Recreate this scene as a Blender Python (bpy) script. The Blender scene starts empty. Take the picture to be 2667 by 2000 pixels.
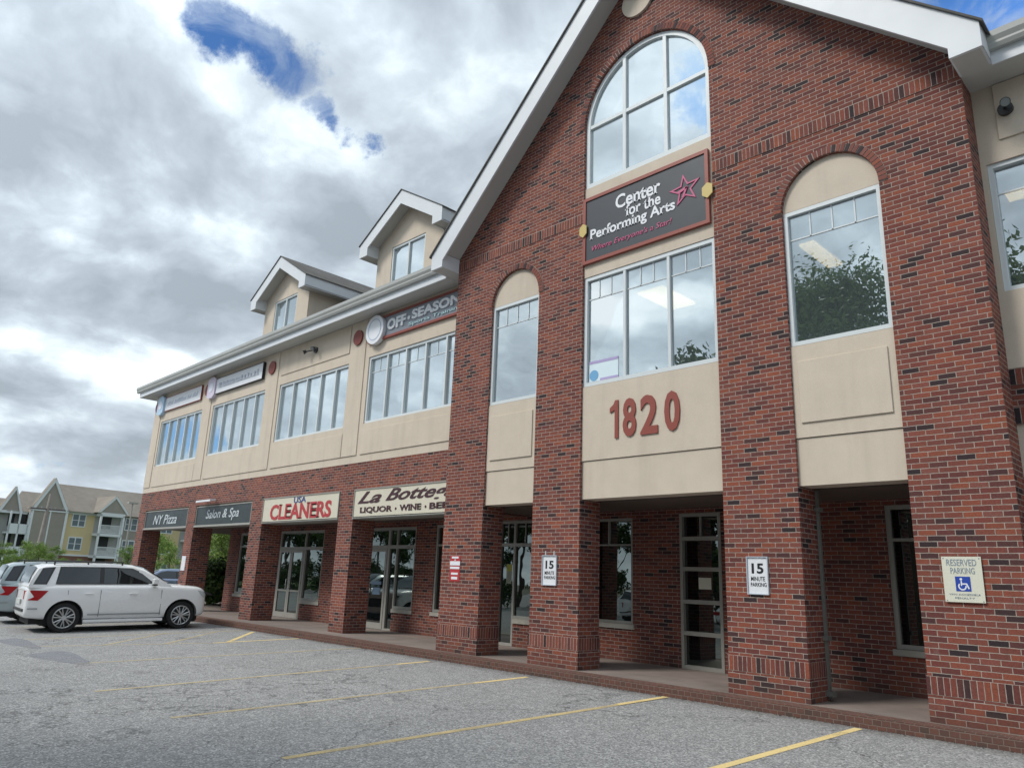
import bpy, bmesh, math, random
from mathutils import Vector, Matrix
from mathutils.geometry import tessellate_polygon
PI = math.pi
rnd = random.Random(11)
S = bpy.context.scene
COL = S.collection

# ------------------------------------------------------------------ camera
CAM = Vector((0.0, -9.9864, 1.528))
RI = Vector((0.70761265, 0.70558845, 0.03780564)); UP = Vector((0.1541761, -0.2063902, 0.96624677)); FW = Vector((-0.68957528, 0.67789971, 0.25482919))
cd = bpy.data.cameras.new("camera"); cam = bpy.data.objects.new("camera", cd); COL.objects.link(cam)
cd.sensor_width = 36; cd.lens = 26.118; cd.clip_end = 2000; cd.clip_start = 0.05
M = Matrix.Identity(4)
for i in range(3):
    M[i][0] = RI[i]; M[i][1] = UP[i]; M[i][2] = -FW[i]; M[i][3] = CAM[i]
cam.matrix_world = M
S.camera = cam
S.view_settings.view_transform = 'Standard'; S.view_settings.look = 'None'
S.view_settings.exposure = 0.30; S.view_settings.gamma = 1; S.view_settings.use_curve_mapping = False

# ------------------------------------------------------------------ node helper
class NT:
    def __init__(s, tree): s.t = tree; s.n = tree.nodes; s.l = tree.links
    def new(s, ty, **kw):
        n = s.n.new(ty)
        for k, v in kw.items(): setattr(n, k, v)
        return n
    def link(s, a, b): s.l.new(a, b)
    def put(s, sock, v):
        if isinstance(v, bpy.types.NodeSocket): s.l.new(v, sock)
        elif v is not None:
            if sock.type == 'RGBA' and len(v) == 3: v = (*v, 1)
            sock.default_value = v
    def math(s, op, a, b=None, c=None, clamp=False):
        n = s.new('ShaderNodeMath', operation=op, use_clamp=clamp)
        s.put(n.inputs[0], a)
        if b is not None: s.put(n.inputs[1], b)
        if c is not None: s.put(n.inputs[2], c)
        return n.outputs[0]
    def vm(s, op, a, b=None, out=0):
        n = s.new('ShaderNodeVectorMath', operation=op)
        s.put(n.inputs[0], a)
        if b is not None:
            if op == 'SCALE': s.put(n.inputs['Scale'], b)
            else: s.put(n.inputs[1], b)
        return n.outputs[out]
    def mix(s, f, a, b, mode='MIX'):
        n = s.new('ShaderNodeMix', data_type='RGBA', blend_type=mode)
        s.put(n.inputs[0], f); s.put(n.inputs[6], a); s.put(n.inputs[7], b)
        return n.outputs[2]
    def rng(s, v, a, b, c=0., d=1., smooth=False):
        n = s.new('ShaderNodeMapRange', interpolation_type='SMOOTHSTEP' if smooth else 'LINEAR')
        for i, x in enumerate((v, a, b, c, d)): s.put(n.inputs[i], x)
        return n.outputs[0]
    def noise(s, vec, scale, detail=4, rough=.55, dist=0., out=0):
        n = s.new('ShaderNodeTexNoise'); s.put(n.inputs['Vector'], vec)
        n.inputs['Scale'].default_value = scale; n.inputs['Detail'].default_value = detail
        n.inputs['Roughness'].default_value = rough; n.inputs['Distortion'].default_value = dist
        return n.outputs[out]
    def ramp(s, f, stops, interp='LINEAR'):
        n = s.new('ShaderNodeValToRGB'); n.color_ramp.interpolation = interp
        while len(n.color_ramp.elements) < len(stops): n.color_ramp.elements.new(.5)
        for e, (p, c) in zip(n.color_ramp.elements, stops): e.position = p; e.color = (*c, 1)
        s.put(n.inputs[0], f); return n.outputs[0]

# ------------------------------------------------------------------ world: physical sky behind a broken cloud layer
SUN_EL, SUN_AZ = math.radians(48), math.radians(205)      # azimuth clockwise from +Y
W = bpy.data.worlds.new("World"); S.world = W; W.use_nodes = True
w = NT(W.node_tree); w.n.clear()
wout = w.new('ShaderNodeOutputWorld'); bg = w.new('ShaderNodeBackground'); w.link(bg.outputs[0], wout.inputs[0])
sky = w.new('ShaderNodeTexSky', sky_type='NISHITA', sun_disc=False, sun_elevation=SUN_EL, sun_rotation=SUN_AZ)
tc = w.new('ShaderNodeTexCoord'); dirv = tc.outputs['Generated']
sep = w.new('ShaderNodeSeparateXYZ'); w.link(dirv, sep.inputs[0])
zc = w.math('MAXIMUM', sep.outputs[2], 0.0); zc = w.math('ADD', zc, 0.34)
inv = w.math('DIVIDE', 1.0, zc)
plane = w.vm('SCALE', dirv, inv)
warp = w.noise(plane, 1.6, 4, .55, out=1); warp = w.vm('SUBTRACT', warp, (.5, .5, .5))
pw = w.vm('ADD', plane, w.vm('SCALE', warp, .28))
big = w.noise(pw, 1.15, 3, .5)
n1 = w.noise(pw, 2.9, 9, .54)
offs = w.vm('ADD', pw, (.05, -.07, 0.05))
n2 = w.noise(offs, 2.6, 5, .45)
relief = w.math('SUBTRACT', n1, n2)
dn = w.noise(dirv, 6.0, 9, .66, out=1); dn = w.vm('SUBTRACT', dn, (.5, .5, .5))
dd = w.vm('ADD', dirv, w.vm('SCALE', dn, .15))
CAPS = [
('G',(-0.748, 0.250, 0.6150),(-0.7370, 0.345, 0.581),0.0300,1),
('G',(-0.7401, 0.3804, 0.5545),(-0.7280, 0.448, 0.519),0.0210,1),
('G',(-0.8643, 0.1063, 0.4916),(-0.8687, 0.1239, 0.4795),0.0153,0.6),
('G',(-0.8643, 0.1063, 0.4916),(-0.8687, 0.1239, 0.4795),0.0103,0.55),
('G',(-0.971, 0.2199, 0.0937),(-0.9597, 0.2642, 0.0957),0.0103,0.8),
('G',(-0.1571, 0.7591, 0.6317),(-0.0764, 0.805, 0.5884),0.0568,1),
('G',(-0.929,-0.333,0.160),(-0.915,-0.373,0.147),0.030,1),
('G',(-0.402,-0.704,0.580),(-0.41,-0.715,0.56),0.035,1),
('B',(-0.7758, 0.2907, 0.560),(-0.7791, 0.3088, 0.5455),0.0300,0.26),
('B',(-0.7602, 0.3766, 0.5294),(-0.7365, 0.4732, 0.4833),0.0310,0.32),
('B',(-0.8362, 0.0876, 0.5413),(-0.8295, 0.1565, 0.5362),0.0672,0.05),
('B',(-0.9143, 0.1178, 0.3874),(-0.852, 0.3506, 0.3888),0.0310,0.20),
('B',(-0.942, 0.1797, 0.2834),(-0.9449, 0.2189, 0.2436),0.0258,0.2),
('B',(-0.7962, 0.1915, 0.574),(-0.7988, 0.2382, 0.5525),0.0465,0.05),
('B',(-0.6406, 0.4229, 0.6409),(-0.6408, 0.5928, 0.4878),0.0620,0.1),
('B',(-0.9379, 0.2607, 0.2289),(-0.9099, 0.3514, 0.2203),0.0207,0.15),
('B',(-0.9789, 0.1856, 0.0858),(-0.9747, 0.2073, 0.0838),0.0258,0.2),
('B',(-0.5, -0.68, 0.6),(-0.35, -0.74, 0.55),0.12,0.10),
('D',(-0.8943, 0.1125, 0.4331),(-0.8369, 0.3376, 0.4309),0.0362,0.22),
('D',(-0.7128, 0.3667, 0.5978),(-0.7086, 0.4863, 0.5112),0.0465,0.1),
('D',(-0.9396, 0.1523, 0.3066),(-0.8722, 0.3817, 0.306),0.0310,0.14),
('D',(-0.9629, 0.1583, 0.2184),(-0.9387, 0.2617, 0.2245),0.0362,0.1),
('D',(-0.8624, 0.1477, 0.4842),(-0.8375, 0.2407, 0.4906),0.0362,0.08),
('D',(-0.8294, 0.3769, 0.4124),(-0.817, 0.4142, 0.4011),0.0310,0.08),
]
gap = None; lum = None
for ty, a, b, r, wt in CAPS:
    a = Vector(a); b = Vector(b); ab = b - a
    pa = w.vm('SUBTRACT', dd, tuple(a))
    t = w.vm('DOT_PRODUCT', pa, tuple(ab / ab.length_squared), out=1)
    t = w.math('ADD', t, 0, clamp=True)
    d = w.vm('LENGTH', w.vm('SUBTRACT', pa, w.vm('SCALE', tuple(ab), t)), out=1)
    if ty == 'G':
        v = w.rng(d, r * .1, r * 2.0, wt, 0, smooth=True)
        gap = v if gap is None else w.math('MAXIMUM', gap, v)
    else:
        v = w.rng(d, 0, r * 2.6, wt if ty == 'B' else -wt, 0, smooth=True)
        lum = v if lum is None else w.math('ADD', lum, v)
gap = w.math('ADD', gap, w.math('MULTIPLY', w.math('SUBTRACT', n1, .5), 1.5))
gapm = w.rng(w.math('MULTIPLY_ADD', w.math('SUBTRACT', w.noise(dirv, 26, 6, .65), .5), .9, gap), .36, 1.0, smooth=True)
gapm = w.math('MULTIPLY', gapm, w.rng(w.noise(pw, 7., 7, .62, 1.2), .44, .70, 1., .55, smooth=True))
cl = w.math('MULTIPLY_ADD', big, .50, .225)
cl = w.math('MULTIPLY_ADD', w.math('SUBTRACT', n1, .5), .95, cl)
cl = w.math('MULTIPLY_ADD', relief, 1.6, cl)
finen = w.noise(pw, 9., 7, .6)
cl = w.math('MULTIPLY_ADD', w.math('SUBTRACT', finen, .5), .40, cl)
cl = w.math('ADD', cl, lum)
cl = w.rng(cl, .1, 1.0, .0, 1.)
CL_STOPS = [(0., (.28, .325, .37)), (.28, (.365, .42, .475)), (.50, (.47, .54, .60)), (.74, (.66, .74, .80)), (1., (.92, .97, 1.0))]
ccol = w.ramp(cl, CL_STOPS)
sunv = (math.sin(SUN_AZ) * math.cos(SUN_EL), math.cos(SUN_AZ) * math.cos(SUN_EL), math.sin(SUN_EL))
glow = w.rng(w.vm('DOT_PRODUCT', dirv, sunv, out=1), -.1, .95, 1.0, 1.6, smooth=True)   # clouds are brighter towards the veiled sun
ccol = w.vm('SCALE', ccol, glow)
skyc = w.vm('SCALE', sky.outputs[0], .092)
skyc = w.mix(1., skyc, (.50, .86, 1.28), 'MULTIPLY')
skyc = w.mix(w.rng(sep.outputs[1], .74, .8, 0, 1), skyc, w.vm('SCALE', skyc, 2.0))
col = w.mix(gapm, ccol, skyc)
hz = w.rng(sep.outputs[2], .0, .16, .45, 0, smooth=True)
col = w.mix(hz, col, (.66, .73, .80))
grd = w.rng(sep.outputs[2], -.02, .0)
col = w.mix(grd, (.16, .165, .16), col)
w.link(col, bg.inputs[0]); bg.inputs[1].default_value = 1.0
W.cycles.sampling_method = 'MANUAL'; W.cycles.sample_map_resolution = 512

sl = bpy.data.lights.new("sun", 'SUN'); sun = bpy.data.objects.new("sun", sl); COL.objects.link(sun)
sl.energy = 2.0; sl.angle = math.radians(16); sl.color = (1, .95, .88)
sdir = Vector((math.sin(SUN_AZ) * math.cos(SUN_EL), math.cos(SUN_AZ) * math.cos(SUN_EL), math.sin(SUN_EL)))
sun.rotation_euler = sdir.to_track_quat('Z', 'Y').to_euler(); sun.location = sdir * 60

# ------------------------------------------------------------------ materials
MATS = {}
def mat(name, col=(.5, .5, .5), rough=.6, metal=0., spec=.5, noise=None, bump=None, coat=0., var=0.):
    if name in MATS: return MATS[name]
    m = bpy.data.materials.new(name); m.use_nodes = True; t = NT(m.node_tree)
    b = t.n['Principled BSDF']; c = (*col, 1)
    b.inputs['Base Color'].default_value = c; b.inputs['Roughness'].default_value = rough
    b.inputs['Metallic'].default_value = metal; b.inputs['Specular IOR Level'].default_value = spec
    b.inputs['Coat Weight'].default_value = coat; b.inputs['Coat Roughness'].default_value = .04
    g = t.new('ShaderNodeNewGeometry')
    if noise:   # (scale, amount)
        f = t.noise(g.outputs['Position'], noise[0], 5, .6)
        f2 = t.noise(g.outputs['Position'], noise[0] * .13, 3, .5)
        f = t.math('ADD', t.math('MULTIPLY', f, .5), t.math('MULTIPLY', f2, .5))
        v = t.rng(f, .3, .7, 1 - noise[1], 1 + noise[1])
        t.link(t.mix(1., c, t.vm('SCALE', (1, 1, 1), v), 'MULTIPLY'), b.inputs['Base Color'])
        t.link(t.rng(f, .3, .7, min(1, rough + .08), max(0, rough - .08)), b.inputs['Roughness'])
    if bump:    # (scale, strength, dist)
        bn = t.new('ShaderNodeBump'); bn.inputs['Strength'].default_value = bump[1]; bn.inputs['Distance'].default_value = bump[2]
        t.link(t.noise(g.outputs['Position'], bump[0], 4, .6), bn.inputs['Height']); t.link(bn.outputs[0], b.inputs['Normal'])
    MATS[name] = m; return m

def emis(name, col, st):
    m = bpy.data.materials.new(name); m.use_nodes = True; b = m.node_tree.nodes['Principled BSDF']
    b.inputs['Base Color'].default_value = (*col, 1); b.inputs['Emission Color'].default_value = (*col, 1); b.inputs['Emission Strength'].default_value = st
    return m

BR_STOPS = [(0., (.034, .024, .027)), (.05, (.055, .030, .031)), (.11, (.110, .043, .039)), (.28, (.150, .045, .038)), (.45, (.200, .061, .044)), (.62, (.165, .058, .046)), (.78, (.255, .076, .045)), (.9, (.22, .068, .048)), (1., (.20, .075, .060))]
MORTAR = (.36, .305, .265)
def brick(name, bw, rh, off, z0=0., mute=0., x0=0.):
    m = bpy.data.materials.new(name); m.use_nodes = True; t = NT(m.node_tree); b = t.n['Principled BSDF']
    g = t.new('ShaderNodeNewGeometry'); sp = t.new('ShaderNodeSeparateXYZ'); t.link(g.outputs['Position'], sp.inputs[0])
    sn = t.new('ShaderNodeSeparateXYZ'); t.link(g.outputs['True Normal'], sn.inputs[0])
    isx = t.math('GREATER_THAN', t.math('ABSOLUTE', sn.outputs[0]), .6)
    isz = t.math('GREATER_THAN', t.math('ABSOLUTE', sn.outputs[2]), .6)
    u = t.math('ADD', t.math('MULTIPLY', sp.outputs[0], t.math('SUBTRACT', 1., isx)), t.math('MULTIPLY', sp.outputs[1], isx))
    v = t.math('ADD', t.math('MULTIPLY', sp.outputs[2], t.math('SUBTRACT', 1., isz)), t.math('MULTIPLY', sp.outputs[1], isz))
    cb = t.new('ShaderNodeCombineXYZ'); t.link(t.math('ADD', u, 40.0 + x0), cb.inputs[0]); t.link(t.math('ADD', v, 20 * rh * 5 - z0), cb.inputs[1])
    wob = t.vm('SCALE', t.vm('SUBTRACT', t.noise(g.outputs['Position'], 13, 3, .6, out=1), (.5, .5, .5)), .010)
    bt = t.new('ShaderNodeTexBrick', offset=off, squash=1.0)
    t.link(t.vm('ADD', cb.outputs[0], wob), bt.inputs['Vector'])
    for k, val in (('Scale', 1.), ('Mortar Size', .0060), ('Mortar Smooth', .45), ('Bias', 0.), ('Brick Width', bw), ('Row Height', rh)): bt.inputs[k].default_value = val
    bt.inputs['Color1'].default_value = (0, 0, 0, 1); bt.inputs['Color2'].default_value = (1, 1, 1, 1); bt.inputs['Mortar'].default_value = (.5, .5, .5, 1)
    su = t.new('ShaderNodeSeparateXYZ'); t.link(t.vm('ADD', cb.outputs[0], wob), su.inputs[0])
    row = t.math('FLOOR', t.math('DIVIDE', su.outputs[1], rh)); ev = t.math('SUBTRACT', 1., t.math('MODULO', row, 2.))
    cx_ = t.math('FLOOR', t.math('DIVIDE', t.math('ADD', su.outputs[0], t.math('MULTIPLY', ev, off * bw)), bw))
    cid = t.new('ShaderNodeCombineXYZ'); t.link(cx_, cid.inputs[0]); t.link(row, cid.inputs[1]); t.link(t.math('MULTIPLY', isx, 7.), cid.inputs[2])
    wn = t.new('ShaderNodeTexWhiteNoise', noise_dimensions='3D'); t.link(cid.outputs[0], wn.inputs['Vector'])
    bc = t.ramp(wn.outputs['Value'], BR_STOPS)
    fn = t.noise(g.outputs['Position'], 55, 4, .65)
    bc = t.mix(1., bc, t.vm('SCALE', (1, 1, 1), t.rng(fn, .25, .75, .68, 1.3)), 'MULTIPLY')
    # weathering blotches over the whole wall, some efflorescence
    wz = t.noise(g.outputs['Position'], .7, 4, .6)
    bc = t.mix(1., bc, t.vm('SCALE', (1, 1, 1), t.rng(wz, .3, .7, .86, 1.12)), 'MULTIPLY')
    mc = t.mix(1., MORTAR, t.vm('SCALE', (1, 1, 1), t.rng(t.noise(g.outputs['Position'], 14, 3, .6), .3, .7, .7, 1.2)), 'MULTIPLY')
    colr = t.mix(bt.outputs['Fac'], bc, mc)
    if mute: colr = t.mix(mute, colr, (.135, .075, .058))
    # lowest courses darker towards the ground, and rain streaks down the wall
    dz = t.math('ADD', sp.outputs[2], t.math('MULTIPLY', t.noise(g.outputs['Position'], 3.5, 5, .65), -.55))
    colr = t.mix(t.rng(dz, -.25, .22, .42, 0, smooth=True), colr, (.085, .062, .050))
    stv = t.vm('MULTIPLY', g.outputs['Position'], (4.5, 4.5, .35)); sn_ = t.noise(stv, 1., 5, .6)
    colr = t.mix(t.rng(sn_, .56, .74, 0, .22, smooth=True), colr, (.06, .045, .040))
    colr = t.mix(t.rng(t.noise(g.outputs['Position'], 1.9, 6, .7), .64, .78, 0, .28, smooth=True), colr, (.38, .34, .31))
    t.link(colr, b.inputs['Base Color']); b.inputs['Roughness'].default_value = .82; b.inputs['Specular IOR Level'].default_value = .25
    bn = t.new('ShaderNodeBump'); bn.inputs['Strength'].default_value = .6; bn.inputs['Distance'].default_value = .006
    h = t.math('ADD', t.math('SUBTRACT', 1., bt.outputs['Fac']), t.math('MULTIPLY', fn, .35))
    t.link(h, bn.inputs['Height']); t.link(bn.outputs[0], b.inputs['Normal'])
    return m
M_BR = brick('brick_running', .2032, .0677, .5)
M_SOLD_HI = brick('brick_soldier_high', .0677, .2032, 0, z0=8.181)
M_SOLD_LO = brick('brick_soldier_low', .0677, .2032, 0, z0=.437)
M_SOLD_WT = brick('brick_soldier_wing', .0677, .2032, 0, z0=4.05)
M_SOLD_WB = brick('brick_soldier_wing_low', .0677, .2032, 0, z0=3.57)
M_KERB = brick('brick_kerb', .1016, .0677, .5, z0=-.02, mute=.5)
def brick_island():
    m = bpy.data.materials.new('brick_voussoir'); m.use_nodes = True; t = NT(m.node_tree); b = t.n['Principled BSDF']
    g = t.new('ShaderNodeNewGeometry')
    bc = t.ramp(g.outputs['Random Per Island'], BR_STOPS)
    t.link(bc, b.inputs['Base Color']); b.inputs['Roughness'].default_value = .85
    return m
M_VOUS = brick_island()
M_MORT = mat('mortar', MORTAR, .9, noise=(12, .2))
M_EIFS = mat('stucco_beige', (.59, .515, .425), .88, spec=.2, noise=(3.5, .07), bump=(170, .35, .004))
def weather(m, col, streak=.10):
    t = NT(m.node_tree); b = t.n['Principled BSDF']; g = t.new('ShaderNodeNewGeometry'); l = b.inputs['Base Color'].links[0].from_socket
    v = t.noise(t.vm('MULTIPLY', g.outputs['Position'], (3.2, 3.2, .22)), 1., 6, .62); v2 = t.noise(g.outputs['Position'], 70, 3, .7)
    c = t.mix(t.rng(v, .50, .72, 0, streak * 2.2, smooth=True), l, col)
    c = t.mix(1., c, t.vm('SCALE', (1, 1, 1), t.rng(v2, .25, .75, .93, 1.06)), 'MULTIPLY'); t.link(c, b.inputs['Base Color'])
weather(M_EIFS, (.36, .31, .25), .09)
M_TRIM = mat('white_trim', (.64, .67, .70), .5, noise=(1.5, .06))
M_SOFF = mat('soffit', (.50, .50, .48), .6, noise=(2, .06), bump=(40, .2, .003))
M_GUT = mat('gutter_metal', (.40, .41, .39), .35, metal=.0, noise=(1.2, .12), coat=.2)
M_FRW = mat('window_frame_white', (.62, .67, .69), .4, noise=(3, .06))
M_FRT = mat('storefront_frame', (.33, .325, .295), .42, noise=(3, .08))
M_SILL = mat('stone_sill', (.40, .385, .34), .8, noise=(9, .15))
M_SHIN = mat('shingles', (.10, .095, .088), .9, noise=(6, .35), bump=(25, .6, .01))
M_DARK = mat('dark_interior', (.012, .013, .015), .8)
M_MED = mat('medallion_red', (.22, .05, .04), .6, noise=(8, .15))
M_SCON = mat('sidewalk_concrete', (.225, .185, .165), .82, spec=.3, noise=(2.2, .30), bump=(60, .3, .004))
M_BLK = mat('black_paint', (.02, .02, .022), .4)
M_WOOD = mat('pole_wood', (.30, .27, .24), .85, noise=(6, .2))

def glass(name, refl, base=(.02, .025, .03), tint=None, rough=.0, through=False, gcol=(.9, .95, .97)):
    m = bpy.data.materials.new(name); m.use_nodes = True; t = NT(m.node_tree); t.n.clear()
    o = t.new('ShaderNodeOutputMaterial'); mx = t.new('ShaderNodeMixShader'); gl = t.new('ShaderNodeBsdfGlossy')
    gl.inputs['Color'].default_value = (*gcol, 1); gl.inputs['Roughness'].default_value = rough
    g = t.new('ShaderNodeNewGeometry')
    bn = t.new('ShaderNodeBump'); bn.inputs['Strength'].default_value = .05; bn.inputs['Distance'].default_value = .05
    t.link(t.noise(g.outputs['Position'], 1.3, 2, .4), bn.inputs['Height']); t.link(bn.outputs[0], gl.inputs['Normal'])
    if through:
        tp = t.new('ShaderNodeBsdfTransparent'); tp.inputs[0].default_value = (*(tint or (.6, .68, .68)), 1)
        df = t.new('ShaderNodeBsdfDiffuse'); df.inputs[0].default_value = (.36, .44, .46, 1); un = t.new('ShaderNodeMixShader'); un.inputs[0].default_value = .20
        t.link(tp.outputs[0], un.inputs[1]); t.link(df.outputs[0], un.inputs[2])
    else:
        un = t.new('ShaderNodeBsdfDiffuse'); un.inputs[0].default_value = (*base, 1)
    fr = t.new('ShaderNodeFresnel'); fr.inputs[0].default_value = 1.5
    f = t.math('MULTIPLY_ADD', fr.outputs[0], 1 - refl, refl, clamp=True)
    t.link(f, mx.inputs[0]); t.link(un.outputs[0], mx.inputs[1]); t.link(gl.outputs[0], mx.inputs[2]); t.link(mx.outputs[0], o.inputs[0])
    return m
M_GARCH = glass('glass_arch', .52, base=(.26, .30, .31))
M_GUP = glass('glass_upper', .42, through=True, tint=(.52, .60, .60))
M_GWING = glass('glass_wing', .50, base=(.20, .25, .27))
M_GLOW = glass('glass_storefront', .16, base=(.006, .008, .009), gcol=(.8, .9, .86))
M_GCAR = glass('glass_car', .05, base=(.012, .014, .016))

def leafmat(name, c1, c2, c3):
    m = bpy.data.materials.new(name); m.use_nodes = True; t = NT(m.node_tree); t.n.clear()
    o = t.new('ShaderNodeOutputMaterial'); g = t.new('ShaderNodeNewGeometry')
    c = t.ramp(g.outputs['Random Per Island'], [(0, c1), (.5, c2), (1, c3)])
    d = t.new('ShaderNodeBsdfPrincipled'); t.link(c, d.inputs['Base Color']); d.inputs['Roughness'].default_value = .6; d.inputs['Specular IOR Level'].default_value = .3
    tr = t.new('ShaderNodeBsdfTranslucent'); t.link(c, tr.inputs[0]); mx = t.new('ShaderNodeMixShader'); mx.inputs[0].default_value = .3
    t.link(d.outputs[0], mx.inputs[1]); t.link(tr.outputs[0], mx.inputs[2]); t.link(mx.outputs[0], o.inputs[0]); return m
M_LEAF = leafmat('leaf_green', (.025, .055, .015), (.06, .11, .03), (.10, .16, .04))
M_LEAFL = leafmat('leaf_light', (.08, .15, .03), (.17, .27, .06), (.28, .38, .10))
M_LEAFM = leafmat('leaf_mid', (.04, .085, .025), (.085, .15, .045), (.14, .21, .07))
M_BARK = mat('bark', (.09, .07, .055), .9, noise=(8, .3))

# ------------------------------------------------------------------ object helpers
LOC = {}
def tagp(o, label=None, cat=None, group=None, kind=None):
    if label: o['label'] = label
    if cat: o['category'] = cat
    if group: o['group'] = group
    if kind: o['kind'] = kind
    return o
def empty(name, loc, label, cat, group=None):
    o = bpy.data.objects.new(name, None); COL.objects.link(o); o.location = loc; o.empty_display_size = .2
    LOC[o.name] = Vector(loc); return tagp(o, label, cat, group)
def obj(name, bm, m, parent=None, smooth=False, keep=False):
    me = bpy.data.meshes.new(name)
    if isinstance(bm, bmesh.types.BMesh): bm.to_mesh(me); bm.free()
    else: me = bm
    if len(me.vertices) and not keep:
        xs = [v.co.x for v in me.vertices]; ys = [v.co.y for v in me.vertices]; zs = [v.co.z for v in me.vertices]
        c = Vector(((min(xs) + max(xs)) / 2, (min(ys) + max(ys)) / 2, min(zs)))
    else: c = Vector((0, 0, 0))
    me.transform(Matrix.Translation(-c))
    me.materials.clear(); me.materials.append(m)
    if smooth:
        for p in me.polygons: p.use_smooth = True
    o = bpy.data.objects.new(name, me); COL.objects.link(o); LOC[o.name] = c
    if parent is not None:
        o.parent = parent; o.location = c - LOC[parent.name]
    else: o.location = c
    return o
def nb(): return bmesh.new()
def box(bm, x0, x1, y0, y1, z0, z1):
    v = [bm.verts.new((x, y, z)) for x in (x0, x1) for y in (y0, y1) for z in (z0, z1)]
    for f in ((0, 1, 3, 2), (4, 6, 7, 5), (0, 4, 5, 1), (2, 3, 7, 6), (0, 2, 6, 4), (1, 5, 7, 3)): bm.faces.new([v[i] for i in f])
    return bm
def bx(*a): return box(nb(), *a)
def recalc(bm): bmesh.ops.recalc_face_normals(bm, faces=bm.faces); return bm
def prism(bm, pts, a0, a1, ax='y', holes=()):
    """extrude the 2-D outline pts (with holes) between a0 and a1 along axis ax; 2-D coords are (x,z) for y, (y,z) for x, (x,y) for z"""
    def P(p, a):
        if ax == 'y': return (p[0], a, p[1])
        if ax == 'x': return (a, p[0], p[1])
        return (p[0], p[1], a)
    loops = [list(pts)] + [list(h) for h in holes]
    flat = [p for l in loops for p in l]
    tris = tessellate_polygon([[Vector((p[0], p[1], 0)) for p in l] for l in loops])
    A = [bm.verts.new(P(p, a0)) for p in flat]; B = [bm.verts.new(P(p, a1)) for p in flat]
    for t in tris:
        try: bm.faces.new([A[i] for i in t]); bm.faces.new([B[i] for i in reversed(t)])
        except ValueError: pass
    k = 0
    for l in loops:
        n = len(l)
        for i in range(n):
            j = (i + 1) % n
            try: bm.faces.new((A[k + i], A[k + j], B[k + j], B[k + i]))
            except ValueError: pass
        k += n
    return recalc(bm)
def R4(x0, x1, z0, z1): return [(x0, z0), (x1, z0), (x1, z1), (x0, z1)]
def arc(cx, cz, r, a0, a1, n): return [(cx + r * math.cos(a0 + (a1 - a0) * i / n), cz + r * math.sin(a0 + (a1 - a0) * i / n)) for i in range(n + 1)]
def tube(bm, p, q, r0, r1=None, n=8):
    r1 = r0 if r1 is None else r1; p = Vector(p); q = Vector(q); d = (q - p).normalized()
    a = d.orthogonal().normalized(); b = d.cross(a)
    A = [bm.verts.new(p + (a * math.cos(2 * PI * i / n) + b * math.sin(2 * PI * i / n)) * r0) for i in range(n)]
    B = [bm.verts.new(q + (a * math.cos(2 * PI * i / n) + b * math.sin(2 * PI * i / n)) * r1) for i in range(n)]
    for i in range(n): bm.faces.new((A[i], A[(i + 1) % n], B[(i + 1) % n], B[i]))
    bm.faces.new(A[::-1]); bm.faces.new(B); return recalc(bm)
def lathe(bm, prof, c, ax='y', n=28):
    c = Vector(c); rings = []
    for r, h in prof:
        ring = []
        for i in range(n):
            a = 2 * PI * i / n; u, v = r * math.cos(a), r * math.sin(a)
            ring.append(bm.verts.new(c + (Vector((u, h, v)) if ax == 'y' else Vector((u, v, h)))))
        rings.append(ring)
    for k in range(len(rings) - 1):
        for i in range(n): bm.faces.new((rings[k][i], rings[k][(i + 1) % n], rings[k + 1][(i + 1) % n], rings[k + 1][i]))
    bm.faces.new(rings[0]); bm.faces.new(rings[-1][::-1]); return recalc(bm)
def bevel(o, wd, seg=2):
    b = o.modifiers.new('b', 'BEVEL'); b.width = wd; b.segments = seg; b.limit_method = 'ANGLE'; b.angle_limit = math.radians(40); return o

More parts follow.
